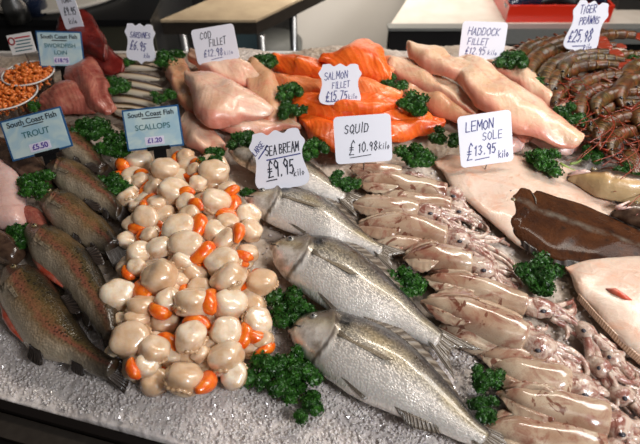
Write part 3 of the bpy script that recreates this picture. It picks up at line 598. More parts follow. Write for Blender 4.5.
# ---------------------------------------------------------------- fillets
def fil(name, lab, st, z0, T, mt, group, seed, **kw):
    kw.setdefault('nseg', 34); kw.setdefault('nring', 26); kw.setdefault('sq', 2.35); kw.setdefault('rough', .0075); kw.setdefault('rfreq', 21); kw.setdefault('relief', lambda u, v: -.003*math.exp(-((v-.52-.06*math.sin(u*7+seed))/.035)**2)*math.sin(u*PI)+.0025*math.sin(v*9+seed+u*5)); kw.setdefault('cap', (.55, .5)); kw.setdefault('under', .35)
    return flat(name, lab, 'fillet', st, z0, T, mt, group, seed=seed, **kw)
g = 'haddock fillets in a pile'
fil('haddock_fillet', 'haddock fillet at the back right of the pile, narrow and pink', [(478, 66, 484, 56), (500, 76, 514, 62), (522, 92, 538, 76), (544, 108, 556, 94), (558, 118, 565, 110)], .006, .024, 'haddock_flesh', g, 1)
fil('haddock_fillet', 'yellowish haddock fillet at the bottom left of the pile', [(400, 92, 410, 78), (418, 108, 438, 86), (444, 122, 462, 98), (468, 132, 482, 112)], .0, .024, 'cod_skin_side', g, 2)
fil('haddock_fillet', 'long curved haddock fillet across the left front of the pile', [(391, 72, 394, 57), (408, 86, 414, 62), (434, 98, 442, 78), (456, 108, 464, 93), (474, 118, 480, 110)], .014, .026, 'haddock_flesh', g, 3)
fil('haddock_fillet', 'thick haddock fillet with blunt end at the back left of the pile', [(405, 52, 413, 44), (412, 62, 428, 49), (426, 74, 446, 52), (444, 80, 458, 60), (470, 88, 480, 66)], .032, .030, 'haddock_flesh', g, 4)
fil('haddock_fillet', 'haddock fillet tail at the lower right of the pile near the parsley', [(498, 122, 510, 104), (520, 140, 540, 120), (546, 150, 562, 132), (566, 156, 574, 142)], .002, .024, 'pale_pink_flesh', g, 5)
fil('haddock_fillet', 'largest haddock fillet lying over the top of the pile', [(446, 73, 452, 61), (458, 90, 476, 58), (474, 110, 500, 72), (496, 126, 526, 88), (522, 137, 550, 106), (548, 145, 570, 122), (566, 148, 582, 136)], .030, .034, 'haddock_flesh', g, 6, rough=.009)
fil('haddock_fillet', 'haddock fillet under the lemon sole card, thin pale flap', [(456, 122, 470, 108), (478, 142, 500, 122), (500, 156, 526, 140)], .0, .020, 'pale_pink_flesh', g, 7)
fil('haddock_fillet', 'haddock fillet half hidden beneath the largest one, right above the lemon sole card', [(474, 96, 486, 80), (494, 122, 512, 100), (520, 142, 540, 122)], .008, .026, 'haddock_flesh', g, 8)
g = 'cod fillets in a pile'
fil('cod_fillet', 'cod fillet standing upright along the left of the pile', [(166, 62, 184, 56), (168, 80, 192, 74), (176, 98, 196, 92), (186, 114, 204, 106)], .004, .026, 'cod_skin_side', g, 11)
fil('cod_fillet', 'cod fillet at the back of the pile beneath its price card', [(190, 62, 192, 52), (208, 78, 214, 54), (236, 86, 240, 60), (262, 88, 262, 72)], .016, .024, 'cod_flesh', g, 12)
fil('cod_fillet', 'yellowish cod fillet along the right of the pile', [(242, 80, 256, 62), (250, 104, 277, 76), (262, 124, 291, 98), (278, 132, 295, 116)], .010, .028, 'cod_skin_side', g, 13)
fil('cod_fillet', 'pink triangular cod fillet at the front left beside the scallops card', [(186, 118, 188, 106), (182, 134, 204, 118), (186, 148, 218, 136), (206, 154, 226, 146)], .0, .024, 'cod_flesh', g, 14)
fil('cod_fillet', 'cod fillet piece at the front of the pile above the sea bream card', [(216, 124, 226, 114), (230, 138, 244, 118), (258, 140, 270, 116), (284, 136, 288, 120), (298, 134, 300, 126)], .002, .026, 'cod_flesh', g, 15)
fil('cod_fillet', 'big smooth cod fillet folded over the top of the pile', [(186, 88, 194, 72), (194, 108, 218, 76), (208, 128, 244, 87), (226, 126, 262, 98), (244, 122, 274, 106)], .028, .034, 'cod_flesh', g, 16, rough=.009)
fil('cod_fillet', 'cod fillet lying low between the folded one and the salmon', [(226, 104, 236, 84), (246, 128, 262, 102), (266, 134, 280, 118)], .004, .026, 'cod_skin_side', g, 17)
g = 'salmon fillets in a pile'
fil('salmon_fillet', 'salmon fillet at the back left corner of the pile', [(276, 72, 278, 57), (294, 78, 298, 58), (318, 82, 320, 62), (336, 86, 338, 68)], .012, .026, 'salmon_flesh', g, 21)
fil('salmon_fillet', 'salmon fillet with pale cut edge at the left, below the back one', [(274, 92, 276, 76), (292, 98, 296, 78), (314, 102, 318, 82), (332, 104, 334, 88)], .006, .026, 'salmon_pale', g, 22)
fil('salmon_fillet', 'small salmon piece at the back right beside the haddock', [(374, 74, 378, 58), (388, 78, 392, 60), (398, 80, 398, 66)], .006, .022, 'salmon_pale', g, 23)
fil('salmon_fillet', 'wide salmon fillet across the middle of the pile behind its card', [(300, 120, 304, 92), (326, 122, 334, 90), (356, 122, 374, 88), (388, 124, 406, 98), (416, 128, 430, 114)], .012, .028, 'salmon_flesh', g, 24)
fil('salmon_fillet', 'salmon fillet at the front left corner of the pile', [(302, 128, 302, 112), (308, 144, 322, 116), (326, 154, 348, 124), (346, 158, 366, 138)], .002, .026, 'salmon_flesh', g, 25)
fil('salmon_fillet', 'long salmon fillet pointing right at the front of the pile', [(366, 144, 370, 126), (392, 146, 398, 120), (420, 138, 424, 116), (444, 130, 444, 118)], .004, .026, 'salmon_flesh', g, 26)
fil('salmon_fillet', 'folded salmon fillet on top at the back of the pile', [(322, 64, 326, 52), (340, 72, 346, 46), (362, 78, 364, 42), (380, 82, 382, 50), (388, 84, 390, 66)], .034, .030, 'salmon_flesh', g, 27, rough=.009)
fil('salmon_fillet', 'pale edged salmon fillet just right of the salmon card', [(352, 96, 358, 78), (368, 102, 372, 80), (386, 102, 390, 86), (400, 98, 402, 90)], .030, .022, 'salmon_pale', g, 28)
fil('salmon_fillet', 'salmon fillet in the middle of the pile behind the squid card', [(318, 108, 324, 92), (342, 116, 352, 96), (374, 118, 384, 98), (398, 112, 402, 100)], .022, .026, 'salmon_flesh', g, 29)
g = 'tuna loins'
fil('tuna_loin', 'tall dark red tuna loin behind the swordfish card', [(68, 50, 72, 24), (84, 56, 86, 22), (98, 60, 98, 30), (106, 62, 106, 44)], .02, .055, 'tuna_flesh', g, 31, sq=2.6)
fil('tuna_loin', 'smaller dark red tuna loin beside the sardines', [(94, 72, 98, 46), (108, 74, 110, 50), (120, 74, 121, 60)], .006, .036, 'tuna_flesh', g, 32)
g = 'swordfish loins'
fil('swordfish_loin', 'rounded pink swordfish loin beside the orange tubs', [(44, 112, 48, 92), (58, 116, 62, 84), (76, 118, 80, 82), (94, 118, 96, 92)], .006, .036, 'swordfish_flesh', g, 33)
fil('swordfish_loin', 'ridged pink swordfish loin below the tuna', [(70, 86, 76, 66), (82, 100, 94, 62), (94, 112, 108, 84), (104, 118, 114, 106)], .02, .034, 'swordfish_flesh', g, 34)
# ---------------------------------------------------------------- squid
# (label, tip px, mantle mouth px, arm end px, width px, height above ice)
SQUID = [
 ('small reddish squid at the very back of the squid rows, under the squid card', (350, 166), (402, 172), (432, 184), 15, .004),
 ('squid second from the back, mottled, just below the squid card', (352, 178), (446, 192), (476, 204), 21, .006),
 ('slim pale squid third from the back, its tip beside the bream tail', (350, 202), (418, 209), (474, 222), 21, .008),
 ('brownish squid fourth from the back, arms reaching towards the brown flatfish', (356, 224), (446, 236), (520, 254), 26, .006),
 ('squid fifth from the back with a red brown tip beside the round parsley', (404, 256), (470, 263), (530, 284), 27, .010),
 ('brown streaked squid sixth from the back, ending in a ragged head by the flatfish', (424, 276), (526, 304), (584, 318), 24, .008),
 ('large smooth squid with one brown patch, seventh from the back', (424, 300), (524, 338), (590, 374), 33, .012),
 ('narrow reddish squid tucked beneath the large smooth one', (440, 324), (500, 346), (520, 362), 22, .002),
 ('squid with pinkish head behind the one with the curled fin', (494, 366), (566, 384), (624, 402), 34, .003),
 ('large pale squid with curled fin near the lower right corner', (500, 392), (606, 422), (650, 440), 35, .012),
 ('short brown squid wedged low between the fourth and fifth squid', (366, 242), (440, 252), (470, 262), 20, .0),
 ('reddish squid wedged low between the sixth and the large smooth one', (432, 292), (520, 326), (548, 342), 22, .0),
 ('low squid showing only its mottled side above the curled fin one', (478, 350), (556, 366), (590, 380), 26, .0),
 ('low squid under the second and third squid from the back', (372, 190), (450, 206), (490, 224), 20, .0),
 ('squid cut by the bottom edge of the photo at the lower right', (484, 424), (600, 452), (660, 470), 42, .002),
]
for k, (lab, tip, mo, end, wpx, z0) in enumerate(SQUID):
    rnd = random.Random(100+k)
    a, b, e = Q(*tip, z0+.012), Q(*mo, z0+.012), Q(*end, z0+.008)
    root = thing('squid', lab, 'squid', tuple((a+b)/2-Vector((0, 0, .012))), 'squid in overlapping rows')
    hw = wpx/2*pxm((tip[0]+mo[0])/2, (tip[1]+mo[1])/2)*1.2
    ax = (b-a); Lm = ax.length; ax = ax.normalized(); sd = Vector((-ax.y, ax.x, 0)).normalized(); T = hw*1.05
    bow = rnd.uniform(-.05, .05)*Lm
    rows = []
    for u, f in ((0, .10), (.08, .36), (.2, .66), (.4, .93), (.65, 1.0), (.88, .95), (1.0, .84)):
        c = a+ax*Lm*u+sd*bow*math.sin(u*PI)-Vector((0, 0, .006)); rows.append((c.x, c.y, c.z, sd.x*hw*f, sd.y*hw*f, 0, T*(f**.8)))
    sp = Strap(rows, nseg=36, nring=24, sq=2.15, under=.4, cap=(.8, .15), rough=.0036, rfreq=24, seed=k+40, relief=lambda u, v: -.0015*math.exp(-((v-.35)/.03)**2)*math.sin(u*PI))
    sp.build('mantle', M['squid_skin'], root)
    for sg in (1, -1):
        B = [sp.at(u, .5+.38*sg) for u in (.04, .2, .36, .5)]
        ext = hw*rnd.uniform(.45, .8)
        if k == 9 and sg == 1: ext = hw*.5
        Tt = [B[0]+sd*sg*ext*.2-ax*ext*.1, B[1]+sd*sg*ext-Vector((0, 0, .006)), B[2]+sd*sg*ext*.9-Vector((0, 0, .006)), B[3]+sd*sg*ext*.1]
        fin('fin', B, Tt, M['squid_skin'], root, th=.0014, n=16, wav=.0016)
    if k in (9, 5):       # loose fold of skin lying over the mantle
        m = MB(); m.tube([sp.at(u, .5+.34*math.sin(q)) + Vector((0, 0, .001)) for u, q in ((.08, -.3), (.05, .8), (.2, 1.5), (.38, 1.2), (.46, .5))], [.002, .0045, .005, .004, .001], 10); m.build('curled_skin', M['squid_skin'], root, True)
    hd = (e-b); hd.z = 0; hl = max(.02, hd.length); hd = hd.normalized(); s2 = Vector((-hd.y, hd.x, 0))
    h0 = b+hd*.002-Vector((0, 0, .004)); hlen = min(.03, hl*.4); hr = hw*.74
    R = [(h0+hd*hlen*u) for u in (0, .4, .8, 1.05)]
    hs = Strap([(c.x, c.y, c.z, s2.x*hr*f, s2.y*hr*f, 0, hr*f*.95) for c, f in zip(R, (.8, 1.0, .95, .75))], nseg=14, nring=18, rough=.003, rfreq=70, seed=k, cap=(.3, .5), under=.5)
    hs.build('head', M['squid_arm'], root)
    q = hs.at(.55, .12); m = MB(); m.ball(q, .0040, .0030, .0022); m.build('eye', M['iris_squid'], root, True)
    r0 = R[-1]
    for j in range(8):
        f = (j-3.5)/3.5; ln = (hl-hlen)*rnd.uniform(.6, 1.05)+.008; p = r0+s2*hr*.7*f+Vector((0, 0, rnd.uniform(-.002, .004))); d = (hd+s2*f*.3+s2*rnd.uniform(-.2, .2)).normalized(); pts = [p]
        cur = rnd.uniform(-1, 1)*1.9
        for q in range(9):
            d = (Matrix.Rotation(cur/9*(.4+q*.18)+rnd.uniform(-.15, .15), 3, 'Z') @ d).normalized(); p = p+d*ln/9
            p = Vector((p.x, p.y, max(mound(p.x, p.y)+.003, p.z-.0012+rnd.uniform(-.001, .0012)))); pts.append(p)
        m = MB(); ra = rnd.uniform(.0040, .0062); m.tube(catmull([tuple(p) for p in pts], 22), [ra*(1-.6*(q/21)**1.6) for q in range(22)], 8); m.build('arm', M['squid_arm'], root, True)
# loose squid heads in the lower right corner, each head with its own arms
HEADS = [('squid head with thick white arms curling down at the lower right', (580, 326), (612, 366), .012, .0062), ('squid head and arms beside the right edge below the pale flatfish', (606, 352), (640, 396), .006, .0048),
         ('squid head with pink beak in the lower right corner', (612, 392), (652, 412), .008, .0046), ('pale squid head between the largest squid heads', (592, 362), (624, 392), .012, .0045)]
for k, (lab, a_, e_, z0, ar) in enumerate(HEADS):
    rnd = random.Random(300+k); a, e = Q(*a_, z0), Q(*e_, z0*.6); hd = (e-a); hl = hd.length; hd.z = 0; hd.normalize(); s2 = Vector((-hd.y, hd.x, 0))
    root = thing('squid', lab, 'squid', tuple(a), 'loose squid heads')
    hs = Strap([(c.x, c.y, c.z, s2.x*.013*f, s2.y*.013*f, 0, .014*f) for c, f in ((a, .7), (a+hd*.012, 1), (a+hd*.024, .8))], nseg=12, nring=16, rough=.003, rfreq=70, seed=k+9, under=.6); hs.build('head', M['squid_arm'], root)
    m = MB(); m.ball(hs.at(.5, .15), .003, .003, .0022); m.build('eye', M['iris_squid'], root, True)
    for j in range(7):
        f = (j-3)/3; p = a+hd*.022+s2*.009*f+Vector((0, 0, rnd.uniform(0, .008))); d = (hd+s2*f*.5).normalized(); pts = [p]; cur = rnd.uniform(-1, 1)*2.2
        for q in range(9):
            d = (Matrix.Rotation(cur/9*(.5+q*.15), 3, 'Z') @ d).normalized(); p = p+d*hl*rnd.uniform(.9, 1.1)/9; p = Vector((p.x, p.y, max(mound(p.x, p.y)+.004, p.z-.001))); pts.append(p)
        m = MB(); m.tube(catmull([tuple(p) for p in pts], 22), [ar*(1-.65*(q/21)**1.5) for q in range(22)], 9); m.build('arm', M['squid_arm'], root, True)

# ---------------------------------------------------------------- scallops: four kinds, each copied
def make_scallop(kind):
    rnd = random.Random(50+kind); root = thing('scallop', 'x', 'scallop')
    s = rnd.random()*10; sq = (1.0, .82, .9, 1.12)[kind]
    def fn(d):
        q = noise.noise(d*1.6+Vector((s, 0, 0)))*.10+noise.noise(d*3.0+Vector((0, s, 0)))*.03
        flat_ = 1/(max(abs(d.z)**3.2+(1-d.z*d.z)**1.6, .2))**(1/3.2); return (1+q)*min(1.17, flat_)
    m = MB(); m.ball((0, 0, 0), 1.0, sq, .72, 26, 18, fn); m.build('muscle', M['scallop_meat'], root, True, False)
    if kind < 3:      # orange crescent of roe against one side, round the rim
        a0, a1 = ((2.2, 3.9), (2.5, 4.2), (1.9, 3.5))[kind]; R = (1.22, 1.15, 1.28)[kind]
        pts = [(R*math.cos(a0+(a1-a0)*i/9), R*sq*math.sin(a0+(a1-a0)*i/9), .02+.12*math.sin(i/9*PI)) for i in range(10)]
        m = MB(); m.tube(catmull(pts, 22), [.12+.36*math.sin(min(1, i/21*1.25)*PI*.62+.12)*(1 if i < 17 else (21.5-i)/4.8) for i in range(22)], 12)
        m.build('roe', M['scallop_roe'], root, True, False)
    m = MB(); pts = [(1.0*math.cos(a_), sq*1.0*math.sin(a_), -.18+.08*math.sin(a_*5)) for a_ in np.linspace(.2, 2.2, 14)]
    m.tube(catmull(pts, 26), [.10+.04*math.sin(i*1.7) for i in range(26)], 8); m.build('frill', M['scallop_frill'], root, True, False)
    return root
SC = [make_scallop(k) for k in range(4)]; used = [False]*4
EXC = set()
# centre px, radius px, kind, direction of the roe in degrees on the picture (0 right, 90 up)
S4 = [(305,55,26,0,170),(240,95,38,3,0),(335,98,24,0,80),(395,105,40,3,0),(205,155,30,0,180),(270,165,42,3,0),(345,140,30,1,90),(120,185,32,3,0),(310,205,34,1,100),(400,200,46,2,20),
 (215,205,30,0,190),(440,160,30,0,300),(180,250,36,3,0),(320,245,36,1,60),(285,285,48,2,5),(440,268,34,0,100),(505,240,34,3,0),(400,290,34,3,0),(435,325,40,2,15),(135,270,26,3,0),
 (190,305,26,0,150),(160,362,36,3,0),(222,345,36,3,0),(308,340,50,2,330),(515,290,34,3,0),(300,390,36,1,10),(505,362,32,0,250),(425,392,46,3,0),(150,405,28,0,220),(160,130,26,0,90),(120,140,24,1,270),(150,215,24,0,20)]
S5 = [(88,112,46,3,0),(220,55,62,0,215),(165,148,38,3,0),(248,132,42,1,250),(330,135,60,3,0),(440,60,66,3,0),(445,140,58,2,190),(545,70,42,3,0),(148,192,34,3,0),(128,252,52,3,0),
 (205,285,44,0,50),(320,245,54,1,85),(432,228,46,0,350),(530,195,44,0,265),(430,308,58,3,0),(300,378,78,0,350),(455,362,40,3,0),(350,298,26,3,0),(178,335,36,0,215),(548,255,28,3,0),(95,190,22,3,0)]
SP = [(90+x/3.2, 140+y/3.2, r/3.2, k, a) for x, y, r, k, a in S4]+[(90+x/3.17, 260+y/3.17, r/3.17, k, a) for x, y, r, k, a in S5]
LO = [(150,185,9,0,30),(170,205,9,0,200),(190,215,10,0,90),(205,200,9,3,0),(225,210,9,3,0),(150,235,9,0,60),(170,240,9,1,140),(195,240,10,3,0),(215,260,10,0,270),(240,260,10,3,0),(150,265,10,0,300),(180,262,10,0,20),
      (200,290,10,0,200),(228,292,10,3,0),(250,290,11,0,45),(140,300,10,0,0),(165,322,11,0,100),(190,335,11,0,30),(215,350,11,0,90),(235,372,10,3,0),(152,366,10,1,130),(140,345,10,3,0),(258,325,11,3,0),(180,180,9,0,120),(215,185,9,3,0),(232,235,9,1,0),(168,290,10,0,250)]
rr_ = random.Random(77)
for _ in range(900):
    x, y = rr_.uniform(112, 272), rr_.uniform(160, 382); ed = 112+max(0, 250-y)*.12; er = 228+(y-160)*.30 if y < 300 else 272-(y-300)*.25
    if not (ed+6 < x < er-8): continue
    if all(math.hypot(x-q[0], y-q[1]) > 13.5 for q in LO) and len(LO) < 62: LO.append((x, y, 11, rr_.choice((0, 1, 2, 3)), rr_.uniform(0, 360)))
allS = [(x, y, min(r*1.04, 14.5+r*.14), k, a, 1) for x, y, r, k, a in SP]+[(x, y, r, k, a, 0) for x, y, r, k, a in LO]
order = sorted(range(len(allS)), key=lambda i: allS[i][1]); rows_ = []
for i in order:
    if rows_ and allS[i][1]-allS[rows_[-1][0]][1] < 17: rows_[-1].append(i)
    else: rows_.append([i])
ORD = ['first', 'second', 'third', 'fourth', 'fifth', 'sixth', 'seventh', 'eighth', 'ninth', 'tenth', 'eleventh', 'twelfth', 'thirteenth', 'fourteenth', 'fifteenth', 'sixteenth']
where = {}
for ri, rr in enumerate(reversed(rows_)):
    for ci, i in enumerate(sorted(rr, key=lambda q: allS[q][0])): where[i] = (ri, ci, len(rr))
random.seed(21)
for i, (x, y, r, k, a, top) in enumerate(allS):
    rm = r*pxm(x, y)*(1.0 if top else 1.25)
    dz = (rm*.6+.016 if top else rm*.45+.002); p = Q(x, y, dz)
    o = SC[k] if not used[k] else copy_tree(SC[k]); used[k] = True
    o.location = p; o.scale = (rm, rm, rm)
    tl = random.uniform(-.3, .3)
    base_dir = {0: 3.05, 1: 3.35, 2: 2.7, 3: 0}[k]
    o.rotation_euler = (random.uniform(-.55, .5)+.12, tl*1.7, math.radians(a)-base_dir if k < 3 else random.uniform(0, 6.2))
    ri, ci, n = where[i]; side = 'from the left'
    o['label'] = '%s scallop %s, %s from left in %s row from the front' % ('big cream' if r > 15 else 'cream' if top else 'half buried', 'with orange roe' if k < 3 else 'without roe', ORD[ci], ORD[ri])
    o['group'] = 'scallops in a heap'

# ---------------------------------------------------------------- tiger prawns
def make_prawn():
    root = thing('tiger_prawn', 'x', 'prawn')
    def arc(t): # t 0 tail .. 1 head, on an arch in the x-y plane, unit length about 1
        an = PI*.80*(1-t)+.15; return Vector((-.55*math.cos(an)*1.0, .42*math.sin(an)-.2, 0))
    def rows(t0, t1, n, f):
        out = []
        for i in range(n):
            t = t0+(t1-t0)*i/(n-1); c = arc(t); d = (arc(t+.01)-arc(t-.01)).normalized(); s = Vector((-d.y, d.x, 0)); w_ = f(t)
            out.append((c.x, c.y, .055, s.x*w_, s.y*w_, 0, w_*.95))
        return out
    ab = lambda t: .024+.046*min(1, t/.5)**.8
    rw = rows(.10, .62, 37, lambda t: ab(t)*(.92+.30*(1-((t-.10)/.52*6) % 1)))
    Strap(rw, nseg=73, nring=16, under=.8, cap=(.3, .3), sq=2.0).build('abdomen', M['prawn_shell'], root)
    Strap(rows(.60, .96, 12, lambda t: .084 if t < .75 else .084-.31*(t-.75)), nseg=22, nring=16, under=.8, cap=(.4, .5), sq=2.0).build('carapace', M['prawn_shell'], root)
    for sg in (-.5, 0, .5):
        c = arc(.11); d = (arc(.09)-arc(.13)).normalized(); d = Matrix.Rotation(sg, 3, 'Z') @ d; s = Vector((-d.y, d.x, 0)); r = [(c+d*q) for q in (0, .07, .14)]
        Strap([(q.x, q.y, .045, s.x*w_, s.y*w_, 0, .012) for q, w_ in zip(r, (.016, .044, .034))], nseg=8, nring=10, under=1, cap=(.3, .5)).build('tail_fan', M['prawn_red'], root)
    c, c2 = arc(.95), arc(1.05); m = MB(); m.tube([c+Vector((0, 0, .05)), c2+Vector((.03, 0.02, .08)), c2+Vector((.10, .03, .09))], [.018, .012, .002], 6); m.build('rostrum', M['prawn_red'], root, True)
    for sg in (-1, 1):
        p = arc(.93)+Vector((0, .0, .09)); m = MB(); m.ball(p+Vector((.02, .045*sg, 0)), .018, .018, .018, 8, 6); m.build('eye', M['pupil'], root, True)
        m = MB(); m.tube(catmull([tuple(c2+Vector((0, .01*sg, .05))), tuple(c2+Vector((.12, -.1+.08*sg, .1))), tuple(c2+Vector((.02, -.4+.1*sg, .07))), tuple(c2+Vector((-.35, -.5+.16*sg, .06)))], 20), .004, 5); m.build('antenna', M['prawn_red'], root, True)
    for j in range(8):
        t = .28+.075*j; c = arc(t); d = (arc(t+.01)-arc(t-.01)).normalized(); s = Vector((d.y, -d.x, 0)); m = MB()
        ln = .12 if t < .6 else .2; m.tube([c+s*.06+Vector((0, 0, .05)), c+s*(.06+ln*.6)+d*.03+Vector((0, 0, .06)), c+s*(.06+ln)+d*.0+Vector((0, 0, .02))], [.014 if t < .6 else .009, .011, .004], 6); m.build('leg', M['prawn_leg'], root, True)
    return root
pr = make_prawn(); first = True
# head/left foot px, right foot px, bow, height
PR = [((522,69),(572,48),.010),((532,76),(604,55),.016),((545,88),(618,64),.018),((572,62),(630,54),.006),((552,94),(624,76),.020),((600,72),(660,64),.014),((556,106),(626,88),.020),((612,86),(676,78),.022),
      ((572,120),(640,96),.022),((618,104),(690,90),.026),((590,132),(662,110),.022),((596,146),(670,124),.022),((606,158),(676,138),.016),((622,172),(690,152),.008),((560,116),(606,104),.004),((640,124),(700,108),.030),
      ((584,60),(640,47),.000),((600,140),(640,128),.004),((640,150),(700,138),.018),((536,70),(600,50),.004),((562,80),(630,66),.028),((578,98),(650,84),.030),((594,116),(664,100),.032),((604,152),(664,134),.006),((628,84),(690,74),.034),((566,128),(620,118),.004)]
PL = ['topmost tiger prawn at the back left corner of the prawn heap', 'second tiger prawn down the left edge of the heap', 'third tiger prawn down the left edge of the heap', 'tiger prawn at the back of the heap behind its price card',
 'fourth tiger prawn down the left edge, just under the third', 'tiger prawn at the back right of the heap', 'fifth tiger prawn down the left edge, above the small parsley', 'reddish tiger prawn in the back right part of the heap',
 'sixth tiger prawn down the left edge, below the small parsley', 'tiger prawn lying high in the middle right of the heap', 'seventh tiger prawn down, curved towards the right edge', 'eighth tiger prawn down, right of the twin parsley sprigs',
 'ninth tiger prawn down, second to last of the heap', 'lowest tiger prawn of the heap, above the mullet', 'small tiger prawn lying low under the fifth one', 'tiger prawn at the right edge, uppermost layer of the heap',
 'tiger prawn farthest back along the heap, half hidden', 'low tiger prawn wedged under the eighth one', 'tiger prawn cut by the right edge near the parsley',
 'small tiger prawn low under the topmost pair at the back left', 'upper layer tiger prawn just below the price card', 'upper layer tiger prawn in the centre of the heap', 'upper layer tiger prawn in the front half of the heap', 'low tiger prawn under the ninth one at the front', 'upper layer tiger prawn near the right edge at the back', 'small low tiger prawn at the front left foot of the heap']
for i, ((x0, y0), (x1, y1), dz) in enumerate(PR):
    a, b = Q(x0, y0, dz), Q(x1, y1, dz); o = pr if first else copy_tree(pr); first = False
    L = (b-a).length; o.location = (a+b)/2; o.scale = (L*1.08, L*1.12, L*1.1); o.rotation_euler = (random.uniform(-.15, .15), random.uniform(-.08, .08), math.atan2(b.y-a.y, b.x-a.x)+random.uniform(-.05, .05))
    if i % 5 == 3: o.rotation_euler[2] += .25
    tag(o, PL[i], 'prawn', 'tiger prawns in a heap')

# ---------------------------------------------------------------- sardines: one built, the rest copied
def make_sardine():
    root = thing('sardine', 'x', 'fish')
    rows = [(x, .02*math.sin(x*3), 0, 0, -h, 0, h*.75) for x, h in ((-.5, .02), (-.46, .055), (-.36, .095), (-.15, .12), (.1, .105), (.3, .065), (.42, .03))]
    rows = [(r[0], r[1], r[2], 0, -r[4], 0, r[6]) for r in rows]
    sp = Strap(rows, nseg=34, nring=18, under=.6, cap=(.6, .2), relief=lambda u, v: -.008*math.exp(-((u-.24)/.012)**2)); sp.build('body', M['sardine_skin'], root)
    m = MB(); q = sp.at(.1, .6); m.ball(q, .022, .022, .014); m.build('eye', M['pupil'], root, True)
    e0, e1 = sp.at(.98, .9), sp.at(.98, .1); fin('tail_fin', [e0, e1], [e0+Vector((.13, .05, 0)), e1+Vector((.13, -.05, 0))], M['fin_grey'], root, th=.004)
    a, b = sp.at(.5, .97), sp.at(.62, .97); fin('dorsal_fin', [a, b], [a+Vector((.04, .06, -.02)), b+Vector((.04, .02, -.02))], M['fin_grey'], root, th=.004)
    return root
sa = make_sardine(); first = True
SAR = [((125,66),(157,70)),((121,74),(160,81)),((120,82),(163,90)),((118,90),(164,98)),((116,98),(160,106)),((114,106),(158,113)),((118,112),(160,119)),((130,60),(160,62))]
for i, (a_, b_) in enumerate(SAR):
    a, b = Q(*a_, .012+.002*(7-i)*0), Q(*b_, .012); o = sa if first else copy_tree(sa); first = False; L = (b-a).length*1.22
    o.location = (a+b)/2; o.scale = (L, L*.95, L); o.rotation_euler = (.1, 0, math.atan2(b.y-a.y, b.x-a.x)+random.uniform(-.05, .05))
    tag(o, 'small silver sardine, %s' % ('second from the back of its row', 'third from the back of its row', 'fourth from the back, at the middle of the row', 'fourth from the front of the sardine row', 'third from the front of the sardine row', 'second from the front, above the scallops card', 'nearest the front, behind the scallops card', 'farthest back, right under the sardine price card')[i], 'fish', 'sardines in a row')

# ---------------------------------------------------------------- parsley: three sprigs built, each copied
def leafy(seed, ncl, spread, flatz):
    rnd = random.Random(seed); nr = np.random.RandomState(seed); m = MB(); cs = []
    for i in range(ncl):
        a = rnd.uniform(0, 2*PI); r = spread*math.sqrt(rnd.random()); c = Vector((r*math.cos(a), r*math.sin(a), .32+flatz*rnd.random()*(1-r/spread*.6))); R = rnd.uniform(.22, .34); cs.append((c, R))
        s = rnd.random()*20
        m.ball(c, R*.86, R*.86, R*.7, 16, 11, lambda d: 1+.30*noise.noise(d*3.2+Vector((s, s, 0)))+.16*noise.noise(d*8+Vector((s, 0, 0))))
        for _ in range(70):   # curled leaflets
            d = Vector(nr.normal(size=3)).normalized(); d.z = abs(d.z)*.9+rnd.uniform(-.35, .1); d.normalize(); p = c+Vector((d.x*R, d.y*R, d.z*R*.8))*rnd.uniform(.8, 1.1)
            t1 = d.orthogonal().normalized(); t1 = Matrix.Rotation(rnd.uniform(0, 6.28), 3, d) @ t1; t2 = d.cross(t1); q = rnd.uniform(.05, .095)
            n = d*q*rnd.uniform(.3, .9)
            m.add([p-t1*q, p-t2*q*.5+n, p+t1*q+n*.3, p+t2*q*.5+n*1.3, p+n*.15], [(0, 1, 4), (1, 2, 4), (2, 3, 4), (3, 0, 4)])
    return m, cs
PSL = []
for k, (n, spd, fz) in enumerate(((7, .62, .35), (10, .72, .45), (5, .5, .3))):
    root = thing('parsley_sprig', 'x', 'parsley'); m, cs = leafy(60+k, n, spd, fz); m.build('leaves', M['parsley_leaf'], root, False, False)
    for j in range(3):
        c = cs[j][0]; m = MB(); m.tube([(c.x*.3, c.y*.3, .05), (c.x*.6+.1, c.y*.6, .15), tuple(c)], [.04, .035, .02], 6); m.build('stem', M['parsley_stem'], root, True, False)
    PSL.append(root)
